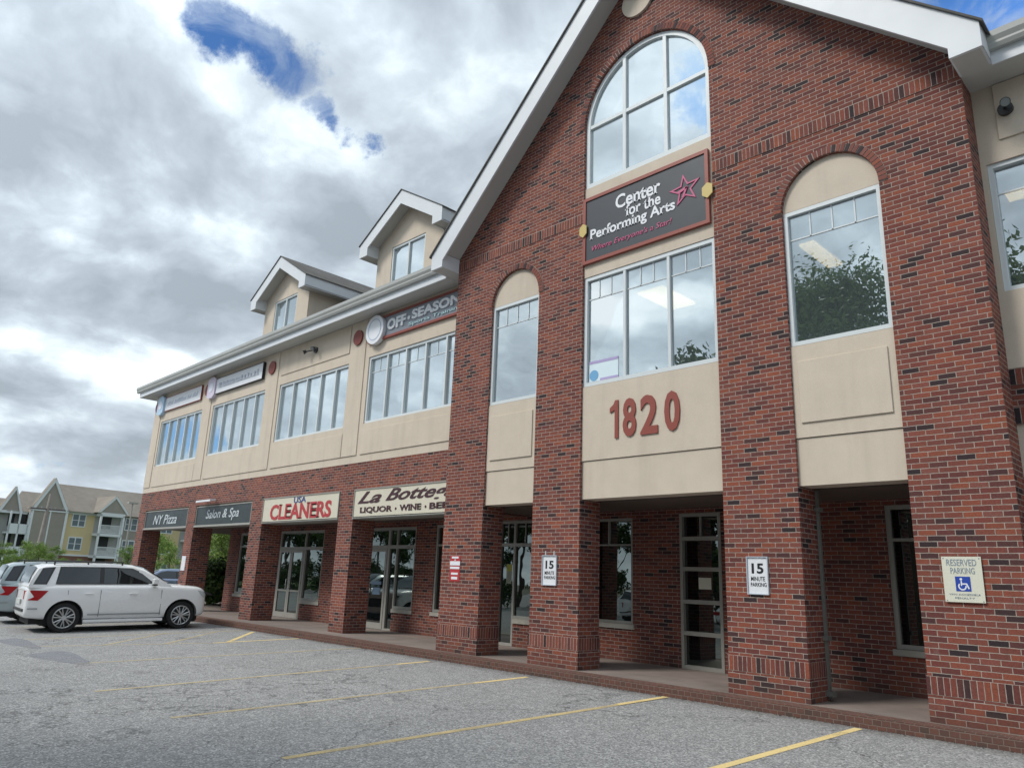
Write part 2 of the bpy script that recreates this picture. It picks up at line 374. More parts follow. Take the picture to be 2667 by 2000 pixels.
def text_mesh(body, x0, x1, z0, z1, y, ext=.008, bold=0., shear=0., serif=0.):
    cu = bpy.data.curves.new('t', 'FONT'); cu.body = body; cu.size = 1; cu.offset = bold; cu.shear = shear; cu.resolution_u = 3
    o = bpy.data.objects.new('t', cu); COL.objects.link(o); bpy.context.view_layer.update()
    me = bpy.data.meshes.new_from_object(o.evaluated_get(bpy.context.evaluated_depsgraph_get()))
    bpy.data.objects.remove(o); bpy.data.curves.remove(cu)
    bm = nb(); bm.from_mesh(me); bpy.data.meshes.remove(me)
    bmesh.ops.remove_doubles(bm, verts=bm.verts, dist=1e-5)
    for f in bm.faces: f.smooth = False
    if serif:      # slab feet on the short flat stem ends
        add = []
        for e in bm.edges:
            if not e.is_boundary: continue
            a, b = e.verts[0].co, e.verts[1].co; L = abs(a.x - b.x)
            nbr = [q for v_ in e.verts for q in v_.link_edges if q is not e and q.is_boundary]
            if any(abs(q.verts[0].co.x - q.verts[1].co.x) > .35 * abs(q.verts[0].co.y - q.verts[1].co.y) for q in nbr): continue
            if abs(a.y - b.y) < .012 and .05 < L < .30:
                fc = e.link_faces[0].calc_center_median(); dn_ = 1 if fc.y > a.y else -1
                add.append((min(a.x, b.x) - serif, max(a.x, b.x) + serif, a.y, a.y + dn_ * .055))
        for x0_, x1_, ya, yb in add:
            bm.faces.new([bm.verts.new(p) for p in ((x0_, ya, 0), (x1_, ya, 0), (x1_, yb, 0), (x0_, yb, 0))])
    r = bmesh.ops.extrude_face_region(bm, geom=bm.faces[:])
    for v in [g for g in r['geom'] if isinstance(g, bmesh.types.BMVert)]: v.co.z += 1.0
    xs = [v.co.x for v in bm.verts]; ys = [v.co.y for v in bm.verts]
    ax, bx_, ay, by = min(xs), max(xs), min(ys), max(ys)
    for v in bm.verts:
        X = x0 + (v.co.x - ax) / (bx_ - ax) * (x1 - x0); Z = z0 + (v.co.y - ay) / (by - ay) * (z1 - z0); Y = y - v.co.z * ext
        v.co = (X, Y, Z)
    return recalc(bm)

# ------------------------------------------------------------------ ground
def gz(y): return 0. if y > -.29 else max(.025 * (y + .29), -.31)
def ground_sheet(name, x0, x1, y0, y1, dz, m, nx=1, ny=1):
    bm = nb(); xs = [x0 + (x1 - x0) * i / nx for i in range(nx + 1)]; ys = sorted(set([y0 + (y1 - y0) * i / ny for i in range(ny + 1)] + [v for v in (-12.69, -.29) if y0 < v < y1]))
    V = [[bm.verts.new((x, y, gz(y) + dz)) for y in ys] for x in xs]
    for i in range(nx):
        for j in range(len(ys) - 1): bm.faces.new((V[i][j], V[i + 1][j], V[i + 1][j + 1], V[i][j + 1]))
    return obj(name, bm, m)
def asphalt():
    m = bpy.data.materials.new('asphalt'); m.use_nodes = True; t = NT(m.node_tree); b = t.n['Principled BSDF']
    g = t.new('ShaderNodeNewGeometry'); P = g.outputs['Position']
    vo = t.new('ShaderNodeTexVoronoi'); vo.inputs['Scale'].default_value = 60; t.link(P, vo.inputs['Vector'])
    sp = t.new('ShaderNodeSeparateColor'); t.link(vo.outputs['Color'], sp.inputs[0])
    c = t.ramp(sp.outputs[0], [(0, (.155, .156, .157)), (.40, (.250, .251, .252)), (.8, (.335, .335, .333)), (1, (.49, .485, .475))])
    fine = t.noise(P, 160, 3, .7); c = t.mix(1., c, t.vm('SCALE', (1, 1, 1), t.rng(fine, .3, .7, .75, 1.3)), 'MULTIPLY')
    mid = t.noise(P, 5, 5, .65); c = t.mix(1., c, t.vm('SCALE', (1, 1, 1), t.rng(mid, .3, .7, .90, 1.10)), 'MULTIPLY')
    bigN = t.noise(P, .35, 4, .55, 1.); c = t.mix(1., c, t.vm('SCALE', (1, 1, 1), t.rng(bigN, .3, .7, .96, 1.05)), 'MULTIPLY')
    # oil drips and dark worn patches
    st = t.noise(P, 1.1, 4, .6, .5); c = t.mix(t.rng(st, .66, .76, 0, .28, smooth=True), c, (.06, .062, .066))
    # hairline cracks
    cr = t.new('ShaderNodeTexVoronoi', feature='DISTANCE_TO_EDGE'); cr.inputs['Scale'].default_value = .22
    t.link(t.vm('ADD', P, t.vm('SCALE', t.noise(P, 1.5, 5, .6, out=1), .9)), cr.inputs['Vector'])
    c = t.mix(t.rng(cr.outputs['Distance'], .001, .004, .55, 0), c, (.05, .05, .05))
    sp2 = t.new('ShaderNodeSeparateXYZ'); t.link(P, sp2.inputs[0])
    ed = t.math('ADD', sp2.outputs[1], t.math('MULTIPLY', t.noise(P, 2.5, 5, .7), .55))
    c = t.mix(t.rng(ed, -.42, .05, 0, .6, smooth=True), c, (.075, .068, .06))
    t.link(c, b.inputs['Base Color']); b.inputs['Roughness'].default_value = .88; b.inputs['Specular IOR Level'].default_value = .3
    bn = t.new('ShaderNodeBump'); bn.inputs['Strength'].default_value = .55; bn.inputs['Distance'].default_value = .006
    t.link(t.math('ADD', vo.outputs['Distance'], t.math('MULTIPLY', fine, .5)), bn.inputs['Height']); t.link(bn.outputs[0], b.inputs['Normal'])
    return m
M_ASPH = asphalt()
tagp(ground_sheet('ground', -400, 300, -300, 400, -.02, mat('ground_dirt', (.12, .11, .08), .95, noise=(2, .2)), 1, 1), 'asphalt and earth around the building', kind='structure')
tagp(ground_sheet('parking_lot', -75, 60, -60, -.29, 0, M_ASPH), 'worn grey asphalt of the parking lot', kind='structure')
tagp(obj('side_drive', bx(-75, -34, -.29, 40, -.3, .0), M_ASPH), 'grey asphalt drive beside the far end of the building', kind='structure')
tagp(obj('grass', bx(-120, -75.0, -60, 80, -.3, .03), mat('grass', (.07, .12, .03), .9, noise=(5, .3), bump=(30, .8, .05))), 'green lawn before the apartments', kind='structure')
def paintmat(name, col, wear0, wear1):
    m = bpy.data.materials.new(name); m.use_nodes = True; t = NT(m.node_tree); b = t.n['Principled BSDF']; b.inputs['Roughness'].default_value = .8
    b.inputs['Base Color'].default_value = (*col, 1); g = t.new('ShaderNodeNewGeometry'); P = g.outputs['Position']
    f = t.math('ADD', t.math('MULTIPLY', t.noise(P, 50, 4, .75), .55), t.math('MULTIPLY', t.noise(P, 2.2, 3, .5), .45))
    t.link(t.rng(f, wear0, wear1, .42, .95), b.inputs['Alpha']); return m
M_YEL = paintmat('paint_yellow', (.66, .52, .26), .40, .62)
M_YELW = paintmat('paint_yellow_worn', (.60, .50, .30), .42, .66)
M_YELB = paintmat('paint_yellow_bright', (.80, .62, .28), .34, .52)
M_BLU = paintmat('paint_blue_faded', (.27, .285, .325), .50, 1.1)
def stripe(a, b, wd, m, dz=.004, label='faded yellow parking line'):
    a = Vector(a); b = Vector(b); d = (b - a).normalized(); n = Vector((-d.y, d.x)) * wd / 2
    bm = nb(); k = 4; L = []
    for i in range(k + 1):
        p = a.lerp(b, i / k); L.append((bm.verts.new((p.x - n.x, p.y - n.y, gz(p.y - n.y) + dz)), bm.verts.new((p.x + n.x, p.y + n.y, gz(p.y + n.y) + dz))))
    for i in range(k): bm.faces.new((L[i][0], L[i + 1][0], L[i + 1][1], L[i][1]))
    return tagp(obj('parking_line', recalc(bm), m), label, kind='structure')
def stripe2(a, b, wd, f=.3):
    a = Vector(a); b = Vector(b); c = b.lerp(a, f); stripe(a, c, wd, M_YEL if f > .2 else M_YELW); stripe(c, b, wd, M_YELB)
stripe2((-11.63, -6.28), (-11.535, -.54), .10, .13)
stripe2((-9.24, -6.18), (-9.005, -.51), .10, .2)
stripe((-6.77, -6.11), (-6.44, -.31), .10, M_YEL); stripe((-6.5, -1.4), (-6.44, -.33), .10, M_YELB, .008)
stripe((-4.1, -6.1), (-3.76, -.36), .10, M_YELB)
stripe((-14.77, -5.65), (-14.16, -.12 - .2), .09, M_YELW)
stripe((-18.05, -5.7), (-16.75, -2.4), .08, M_YELW); stripe((-16.75, -2.4), (-16.66, -.36), .10, M_YELB)
stripe((-17.1, -3.3), (-19.3, -1.2), .09, M_YELW); stripe((-16.7, -2.1), (-18.8, -.45), .10, M_YELB); stripe((-17.5, -4.4), (-19.6, -2.3), .09, M_YELW)
stripe((-19.55, -5.4), (-19.3, -.5), .09, M_YELW); stripe((-23.0, -5.4), (-22.85, -.5), .09, M_YELW)
def patch(cx, cy, rx, ry):
    bm = nb(); V = []
    for i in range(20):
        a = 2 * PI * i / 20; r = 1 + .2 * math.sin(3 * a + 1); x, y = cx + rx * r * math.cos(a), cy + ry * r * math.sin(a); V.append(bm.verts.new((x, y, gz(y) + .0045)))
    bm.faces.new(V); tagp(obj('pavement_paint', recalc(bm), M_BLU), 'faded blue accessible bay paint on asphalt', kind='structure')
patch(-15.9, -5.6, 1.1, .35); patch(-18.9, -5.6, 1.2, .25)

# sidewalk with brick kerb
SWZ = .135
bm = nb(); box(bm, -31.9, 2.5, -.285, -.02, -.35, .13)
tagp(obj('kerb', bm, M_KERB), 'red brick kerb along the walkway', kind='structure')
tagp(obj('sidewalk', bx(-31.9, 2.5, -.02, 7.5, -.3, SWZ), M_SCON), 'brownish concrete walkway under the arcade', kind='structure')
# dirt and grit gathered against the kerb
bm = nb()
for i in range(900):
    x = rnd.uniform(-20, 1); y = -.29 - abs(rnd.gauss(0, .035)) - .004; s = rnd.uniform(.004, .014)
    box(bm, x, x + s, y, y + s, gz(y), gz(y) + s * .5)
for i in range(260):
    x = rnd.uniform(-16, 0); y = rnd.uniform(-8.5, -.5); s = rnd.uniform(.006, .022); a = rnd.random() * 3
    bm.faces.new([bm.verts.new((x + s * math.cos(a + k_), y + s * .6 * math.sin(a + k_), gz(y) + .006 + .003 * (k_ > 2))) for k_ in (0, 1.4, 3, 4.6)])
tagp(obj('gutter_grit', bm, mat('grit', (.06, .045, .03), .9)), 'grit and leaf litter against the kerb', kind='stuff')

# ------------------------------------------------------------------ main building
X1, X2, X3, X4, X5, X6, X7, X8 = -12.0, -10.84, -9.49, -8.37, -5.62, -4.48, -3.07, -1.95
CX = -6.98; WY = .46; YB = 2.1; PD = .56
B = empty('commercial_building', (-14, 0, 0), 'long two storey brick and beige stucco commercial building with a tall gabled centre block', 'building')
def rz(x): return 13.78 - .97 * abs(x - CX)
# brick gable front with pointed comb outline (piers, arches)
def archpts(xa, xb, zs, n=20):
    cx = (xa + xb) / 2; r = (xb - xa) / 2
    return [(xa, -.1), (xa, zs)] + arc(cx, zs, r, PI, 0, n)[1:-1] + [(xb, zs), (xb, -.1)]
zr = lambda x: rz(x) - .42
out = [(X1, -.1), (X1, zr(X1)), (CX, zr(CX)), (X8, zr(X8)), (X8, -.1)]
out += archpts(X6, X7, 7.05)[::-1] + archpts(X4, X5, 10.22, 28)[::-1] + archpts(X2, X3, 7.05)[::-1]
obj('brick_front', prism(nb(), out, 0, PD, 'y'), M_BR, B)
# side returns above/behind front (block walls)
obj('side_wall', bx(X1 + .003, X1 + .3, PD, 9, 2.9, 8.4), M_BR, B)
obj('side_wall', bx(X8 - .3, X8 - .003, PD, 9, 2.9, 8.4), M_BR, B)
for x0, x1 in ((X1 - .004, X4 - .01), (X5 + .01, X8 + .004)):
    obj('soldier_course', bx(x0, x1, -.009, .05, 8.181, 8.384), M_SOLD_HI, B)
for x0, x1 in ((X1, X2), (X3, X4), (X5, X6), (X7, X8)):
    obj('pier_base_course', bx(x0 - .012, x1 + .012, -.012, PD + .012, .437, .640), M_SOLD_LO, B)
    obj('pier_plinth', bx(x0 - .011, x1 + .011, -.010, PD + .010, -.1, .436), M_BR, B)
def ring(xa, xb, zs, wd=.115):
    cx = (xa + xb) / 2; r = (xb - xa) / 2; n = int(PI * (r + wd / 2) / .0677); bm = nb()
    for i in range(n):
        a0 = PI * i / n + .007 / r; a1 = PI * (i + 1) / n - .007 / r
        pts = [(cx + q * math.cos(a), zs + q * math.sin(a)) for q, a in ((r + .002, a0), (r + wd, a0), (r + wd, a1), (r + .002, a1))]
        prism(bm, pts, -.020, .06, 'y')
    obj('arch_ring', bm, M_VOUS, B)
    pts = arc(cx, zs, r + wd + .004, 0, PI, 32) + arc(cx, zs, r + .004, PI, 0, 32)
    obj('arch_mortar', prism(nb(), pts, -.012, .05, 'y'), M_MORT, B)
ring(X2, X3, 7.05); ring(X6, X7, 7.05); ring(X4, X5, 10.22, .125)
obj('round_medallion', prism(nb(), arc(CX - .09, 12.5, .36, 0, 2 * PI, 32)[:-1], -.05, .02, 'y'), M_EIFS, B)

def groove_panel(x0, x1, z0, z1, y, name='stucco_panel'):
    return bevel(obj(name, bx(x0, x1, y - .024, y + .02, z0, z1), M_EIFS, B), .004, 1)
# stucco infill of the three bays
YE = .035
def infill(xa, xb, z_lo, parts): ...
for (xa, xb) in ((X2, X3), (X6, X7)):
    a = xa + .002; b = xb - .002
    obj('stucco_infill', bx(a, b, YE + .02, .40, 2.93, 3.585), M_EIFS, B)
    obj('stucco_infill', bx(a, b, YE, .40, 3.595, 4.93), M_EIFS, B)
    groove_panel(xa + .10, xb - .10, 3.80, 4.69, YE)
    hd = arc((xa + xb) / 2, 7.05, (xb - xa) / 2 - .002, 0, PI, 24)
    obj('arch_tympanum', prism(nb(), hd, YE + .015, .40, 'y'), M_EIFS, B)
obj('stucco_infill', bx(X4 + .002, X5 - .002, YE + .02, .40, 2.93, 3.585), M_EIFS, B)
obj('stucco_infill', bx(X4 + .002, X5 - .002, YE, .40, 3.595, 4.93), M_EIFS, B)
obj('stucco_infill', bx(X4 + .002, X5 - .002, YE, .40, 7.05, 8.90), M_EIFS, B)

def window(x0, x1, z0, z1, y, vm=(), hm=(), fw=.06, fd=.09, fm=M_FRW, gm=M_GUP, muntins=None, parent=B, name='window', outline=None, sill=None, gback=.055, mw=None):
    """frame with mullions (one mesh) and the panes as its child; y is the frame's front"""
    mw = mw or fw * .75
    bm = nb()
    if outline is None:
        prism(bm, R4(x0, x1, z0, z1), y, y + fd, 'y', holes=[R4(x0 + fw, x1 - fw, z0 + fw, z1 - fw)])
        gl = R4(x0 + fw * .8, x1 - fw * .8, z0 + fw * .8, z1 - fw * .8)
    else:
        o1, o2, gl = outline; prism(bm, o1, y, y + fd, 'y', holes=[o2])
    for x, za, zb in vm: box(bm, x - mw / 2, x + mw / 2, y + .004, y + fd - .004, za, zb)
    for z, xa, xb in hm: box(bm, xa, xb, y + .008, y + fd - .008, z - mw / 2, z + mw / 2)
    f = obj(name, bm, fm, parent)
    g = obj('glass', prism(nb(), gl, y + gback, y + gback + .012, 'y'), gm, f)
    if muntins:
        mb = nb()
        for (xa, za, xb, zb) in muntins:
            box(mb, xa - .009, xb + .009, y + gback - .012, y + gback - .002, za - .009, zb + .009)
        obj('muntin_grid', mb, M_FRW, f)
    if sill:
        obj('sill', bx(x0 - .04, x1 + .04, y - .05, y + fd, z0 - .09, z0 - .003), M_SILL, f)
    return f
def grid_top(xa, xb, zb, zt, n):
    L = [(xa, zb, xb, zb)]
    for i in range(1, n): x = xa + (xb - xa) * i / n; L.append((x, zb, x, zt))
    return L
YW = .05
for xa, xb in ((X2, X3), (X6, X7)):
    window(xa + .004, xb - .004, 4.94, 7.045, YW, muntins=grid_top(xa + .06, xb - .06, 6.60, 6.99, 4))
# centre triple window
cw = (X5 - X4) / 3
vm = [(X4 + cw, 4.99, 7.0), (X4 + 2 * cw, 4.99, 7.0)]
mt = []
for i in range(3): mt += grid_top(X4 + cw * i + .05, X4 + cw * (i + 1) - .05, 6.61, 6.99, 3)
window(X4 + .004, X5 - .004, 4.94, 7.045, YW, vm=vm, fw=.07, muntins=mt)
# big arched window
ccx = (X4 + X5) / 2; rr = (X5 - X4) / 2 - .006
def archo(i): return [(ccx + rr - i, 8.91 + i), (ccx + rr - i, 10.22)] + arc(ccx, 10.22, rr - i, 0, PI, 30)[1:-1] + [(ccx - rr + i, 10.22), (ccx - rr + i, 8.91 + i)]
za = 10.22 + math.sqrt(rr ** 2 - (cw / 2) ** 2) - .05
window(0, 0, 0, 0, YW, vm=[(X4 + cw, 8.95, za), (X4 + 2 * cw, 8.95, za)], hm=[(10.24, X4 + .07, X5 - .07)], outline=(archo(0), archo(.085), archo(.07)), gm=M_GARCH, fw=.085, mw=.07, name='arched_window')

# room behind the upper windows
def room(x0, x1, y0, y1, z0, z1):
    m = mat('room_wall', (.26, .29, .29), .9, noise=(1, .1)); mc = mat('room_ceiling', (.28, .30, .30), .9)
    obj('room_back_wall', bx(x0, x1, y1, y1 + .05, z0, z1), m, B)
    obj('room_ceiling', bx(x0, x1, y0, y1, z1, z1 + .05), mc, B)
    obj('room_floor', bx(x0, x1, y0, y1, z0 - .05, z0), M_DARK, B)
room(X1 + .35, X8 - .35, .6, 7, 4.1, 7.3)
room(X8 + .0, 3.0, .95, 6, 4.1, 7.3)
M_TUBE = emis('lit_diffuser', (1., .56, .24), 3.6)
for i, (x, y, lx, ly, lb) in enumerate(((-7.98, 2.2, .6, 1.2, 'lit ceiling light seen through the triple window above the house number'), (-4.78, 2.15, .26, 1.2, 'lit ceiling strip light seen through the arched bay window on the right'), (-1.2, 1.95, 1.9, .3, 'lit ceiling strip light in the window at the right edge'))):
    L = empty('ceiling_light', (x, y, 7.2), lb, 'ceiling light', 'lit ceiling lights inside the upper floor')
    obj('housing', bx(x - lx / 2 - .04, x + lx / 2 + .04, y - ly / 2 - .04, y + ly / 2 + .04, 7.235, 7.295), M_FRW, L)
    obj('diffuser', bx(x - lx / 2, x + lx / 2, y - ly / 2, y + ly / 2, 7.20, 7.234), M_TUBE, L)

# ---- wings
XL = -31.1
def wing(x0, x1, bays, s=1):
    """x0..x1 wall extents (front plane WY)"""
    # stucco band and field with window holes
    holes = [R4(a, b, 5.26, 7.04) for a, b in bays]
    obj('stucco_wall', prism(nb(), R4(x0, x1, 4.26, 8.25), WY, WY + .25, 'y', holes=holes), M_EIFS, B)
LB = [(-12.02 - .06 - 3.94, -12.075), (-20.78, -16.84), (-25.54, -21.60), (-30.30, -26.36)]
wing(XL, X1 + .3, LB)
RB = [(-1.885, 2.06)]
wing(X8 - .3, 3.5, RB)
for (a, b) in LB + RB:
    n = 5; st = (b - a - .06) / n
    vmx = [(a + .03 + st * i, 5.3, 7.0) for i in range(1, n)]
    mt = []
    if (a, b) == LB[0] or (a, b) == RB[0]:
        for i in range(n): mt += grid_top(a + .05 + st * i, a + .01 + st * (i + 1), 6.62, 6.98, 2)
    window(a + .003, b - .003, 5.263, 7.037, WY + .03, vm=vmx, fw=.06, mw=.05, gm=M_GWING if (a, b) != RB[0] else M_GUP, muntins=mt or None, fd=.1, gback=.07)
# raised pilaster strips, apron panels, upper panels
strips = [(-16.93, -16.20), (-21.50 - .17, -20.95), (-26.42 + .02, -25.72), (XL + .02, -30.45)]
for a, b in strips: groove_panel(a, b, 4.46, 8.14, WY, 'stucco_pilaster')
for a, b in LB: groove_panel(a - .02 if a > -16.1 else a + .0, b - .06, 4.46, 5.08, WY)
groove_panel(-20.76, -16.98, 7.33, 8.14, WY)
groove_panel(-1.6, 2.0, 4.46, 5.08, WY); groove_panel(-1.7, 2.0, 7.33, 8.14, WY)
for x in (-16.55, -21.33, -26.08, -30.80):
    obj('round_medallion', prism(nb(), arc(x, 7.68, .21, 0, 2 * PI, 24)[:-1], WY - .07, WY - .02, 'y'), M_MED, B)
# brick band with shop fronts beneath
piers = [(XL, -30.42), (-26.37, -25.73), (-21.62, -20.88), (-16.76, -16.10)]
bayx = [(-30.42, -26.37), (-25.73, -21.62), (-20.88, -16.76), (-16.10, X1 + .2)]
obj('brick_band', bx(XL, X1 + .3, WY + .005, WY + .3, 3.575, 4.258), M_BR, B)
obj('brick_band', bx(X8 - .3, 3.5, WY + .005, WY + .3, 3.775, 4.05), M_BR, B)
obj('soldier_course', bx(X8 - .3, 3.5, WY - .002, WY + .3, 4.051, 4.254), M_SOLD_WT, B)
obj('soldier_course', bx(X8 - .3, 3.5, WY - .002, WY + .3, 3.57, 3.773), M_SOLD_WB, B)
obj('stucco_infill', bx(X8 - .3, 3.5, WY + .03, WY + .3, 2.93, 3.568), M_EIFS, B)
for a, b in piers:
    obj('brick_pier', bx(a, b, WY, WY + .66, -.1, 3.574), M_BR, B)
obj('brick_pier', bx(XL, -30.42, 6.4, 7.0, -.1, 3.574), M_BR, B)
for a, b in bayx:   # header box above each opening
    obj('bay_header', bx(a, b, WY + .09, WY + .5, 2.90, 3.573), M_EIFS, B)
    obj('header_ledge', bx(a, b, WY - .01, WY + .5, 2.845, 2.899), M_FRT, B)
# upper slab / soffit of the arcade
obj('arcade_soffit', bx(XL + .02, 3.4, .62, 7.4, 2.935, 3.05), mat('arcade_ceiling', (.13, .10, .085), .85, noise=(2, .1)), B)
obj('end_wall', bx(XL, XL + .25, WY + .25, 9, 2.95, 8.2), M_EIFS, B)
obj('back_wall', bx(XL, 3.5, 9, 9.2, .0, 8.2), M_BR, B)
# storefront wall with openings
opens = [(-25.60, -23.6, .72, 2.76), (-22.74, -20.06, SWZ, 2.78), (-18.62, -15.60, SWZ, 2.78), (-14.80, -12.90, .70, 2.80), (-12.53, -11.0, SWZ, 2.83), (-10.55, -8.78, .80, 2.80), (-7.72, -6.87, SWZ, 2.84), (-4.10, -2.4, .77, 2.85)]
XE = -26.42
obj('storefront_wall', prism(nb(), R4(XE, 3.4, SWZ - .1, 2.934), YB, YB + .25, 'y', holes=[R4(a, b, c if c > .3 else SWZ - .0, d) for a, b, c, d in opens]), M_BR, B)
obj('storefront_end_wall', bx(XE + .004, XE + .25, YB + .25, 9, SWZ - .1, 2.934), M_BR, B)
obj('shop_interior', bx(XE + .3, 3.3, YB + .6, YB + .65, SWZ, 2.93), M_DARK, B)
YS = YB + .02
def door(x0, x1, z0, z1, parent=B, bars=(), handle_x=None, stile=.075):
    bm = nb(); prism(bm, R4(x0, x1, z0, z1), YS - .01, YS + .04, 'y', holes=[R4(x0 + stile, x1 - stile, z0 + stile * 2, z1 - stile)])
    for z in bars: box(bm, x0 + stile, x1 - stile, YS - .006, YS + .036, z - .025, z + .025)
    d = obj('door', bm, M_FRT, parent)
    obj('glass', bx(x0 + stile * .8, x1 - stile * .8, YS + .012, YS + .022, z0 + stile * 1.8, z1 - stile * .8), M_GLOW, d)
    if handle_x is not None:
        h = nb(); tube(h, (handle_x, YS - .055, 1.0), (handle_x, YS - .055, 1.3), .012); tube(h, (handle_x, YS - .06, 1.02), (handle_x, YS, 1.02), .008); tube(h, (handle_x, YS - .06, 1.28), (handle_x, YS, 1.28), .008)
        obj('handle', h, mat('steel', (.6, .6, .6), .25, metal=1), d)
    return d
FK = dict(fm=M_FRT, gm=M_GLOW, fd=.1, gback=.05)
def lowwin(x0, x1, z0, z1, vm=(), hm=(), mun=None, sill=True): return window(x0 + .003, x1 - .003, z0 + .003, z1 - .003, YS, vm=vm, hm=hm, muntins=None, sill=sill, fw=.065, mw=.045, **FK)
# salon
lowwin(-25.60, -23.6, .72, 2.76, vm=[(-24.6, .75, 2.7)], hm=[(2.3, -25.55, -23.65)])
# cleaners: double door, transom, side window
bm = nb()
prism(bm, [(-22.737, SWZ + .002), (-21.13, SWZ + .002), (-21.13, .70), (-20.063, .70), (-20.063, 2.777), (-22.737, 2.777)], YS, YS + .1, 'y',
      holes=[R4(-22.66, -21.19, SWZ + .03, 2.19), R4(-22.66, -21.19, 2.28, 2.71), R4(-21.13, -20.12, 2.28, 2.71), R4(-21.09, -20.12, .76, 2.19)])
f = obj('storefront_frame', bm, M_FRT, B)
obj('glass', bx(-22.66, -20.12, YS + .05, YS + .06, 2.28, 2.72), M_GLOW, f); obj('glass', bx(-21.09, -20.12, YS + .05, YS + .06, .76, 2.19), M_GLOW, f)
obj('sill', bx(-21.12, -20.0, YS - .05, YS + .1, .60, .695), M_SILL, f)
obj('bulkhead', bx(-21.125, -20.06, YB, YB + .1, SWZ, .598), M_BR, B)
door(-22.65, -21.935, SWZ + .02, 2.185, handle_x=-22.02, bars=(.95,)); door(-21.925, -21.20, SWZ + .02, 2.185, handle_x=-21.84, bars=(.95,))
# bottega: double door left, sidelight, window
bm = nb()
prism(bm, [(-18.617, SWZ + .002), (-16.44, SWZ + .002), (-16.44, .70), (-15.603, .70), (-15.603, 2.777), (-18.617, 2.777)], YS, YS + .1, 'y',
      holes=[R4(-18.55, -16.83, SWZ + .03, 2.22), R4(-18.55, -16.83, 2.31, 2.71), R4(-16.74, -16.45, SWZ + .05, 2.22), R4(-16.74, -16.45, 2.31, 2.71), R4(-16.40, -15.66, .76, 2.22), R4(-16.40, -15.66, 2.31, 2.71)])
f = obj('storefront_frame', bm, M_FRT, B)
obj('glass', bx(-18.55, -15.66, YS + .05, YS + .06, 2.31, 2.72), M_GLOW, f); obj('glass', bx(-16.74, -16.45, YS + .05, YS + .06, SWZ + .05, 2.22), M_GLOW, f); obj('glass', bx(-16.40, -15.66, YS + .05, YS + .06, .76, 2.22), M_GLOW, f)
obj('sill', bx(-16.43, -15.56, YS - .05, YS + .1, .60, .695), M_SILL, f)
obj('bulkhead', bx(-16.435, -15.60, YB, YB + .1, SWZ, .598), M_BR, B)
door(-18.54, -17.69, SWZ + .02, 2.215); door(-17.68, -16.84, SWZ + .02, 2.215, handle_x=-17.60)
lowwin(-14.80, -12.90, .70, 2.80, vm=[(-14.17, .74, 2.74), (-13.53, .74, 2.74)], hm=[(2.3, -14.75, -12.95)])
# block left bay: tall sidelight and window
bm = nb()
prism(bm, [(-12.527, SWZ + .002), (-12.0, SWZ + .002), (-12.0, .72), (-11.003, .72), (-11.003, 2.827), (-12.527, 2.827)], YS, YS + .1, 'y',
      holes=[R4(-12.46, -12.06, SWZ + .06, 2.26), R4(-12.46, -12.06, 2.33, 2.77), R4(-12.0, -11.07, .78, 2.26), R4(-12.0, -11.07, 2.33, 2.77)])
f = obj('storefront_frame', bm, M_FRT, B)
obj('glass', bx(-12.46, -11.07, YS + .05, YS + .06, 2.33, 2.77), M_GLOW, f); obj('glass', bx(-12.46, -12.06, YS + .05, YS + .06, SWZ + .06, 2.26), M_GLOW, f); obj('glass', bx(-12.0, -11.07, YS + .05, YS + .06, .78, 2.26), M_GLOW, f)
obj('sill', bx(-11.98, -10.97, YS - .05, YS + .1, .62, .717), M_SILL, f)
obj('bulkhead', bx(-11.99, -11.0, YB, YB + .1, SWZ, .618), M_BR, B)
mb = nb()
for x in (-12.26, -11.72, -11.4): box(mb, x - .012, x + .012, YS + .02, YS + .045, 2.33, 2.77)
obj('muntin_grid', mb, M_FRT, f)
window(-10.547, -8.783, .803, 2.797, YS, vm=[(-9.96, 2.3, 2.74), (-9.38, 2.3, 2.74)], hm=[(2.28, -10.5, -8.82)], sill=True, fw=.05, mw=.03, **FK)
# tall four-light entrance door
bm = nb()
prism(bm, R4(-7.717, -6.873, SWZ + .002, 2.837), YS - .03, YS + .1, 'y', holes=[R4(-7.66, -6.93, .20, .70), R4(-7.66, -6.93, .77, 1.24), R4(-7.66, -6.93, 1.31, 1.81), R4(-7.66, -6.93, 1.88, 2.35), R4(-7.66, -6.93, 2.42, 2.78)])
box(bm, -7.31, -7.285, YS, YS + .05, 2.42, 2.78)
f = obj('entrance_door', bm, M_FRT, B); obj('glass', bx(-7.67, -6.92, YS + .05, YS + .06, .19, 2.79), M_GLOW, f)
lowwin(-4.10, -2.4, .77, 2.85, vm=[(-3.25, .8, 2.8)], hm=[(2.33, -4.05, -2.45)])
# downpipe on the pier
bm = nb(); box(bm, -4.475, -4.435, .52, .57, SWZ + .02, 2.92); box(bm, -4.48, -4.38, .46, .59, .20, .27); box(bm, -4.48, -4.40, .485, .59, .90, .96); box(bm, -4.48, -4.40, .485, .59, 2.62, 2.68)
obj('downpipe', bm, mat('pipe_grey', (.15, .15, .135), .5, noise=(8, .2)), B)

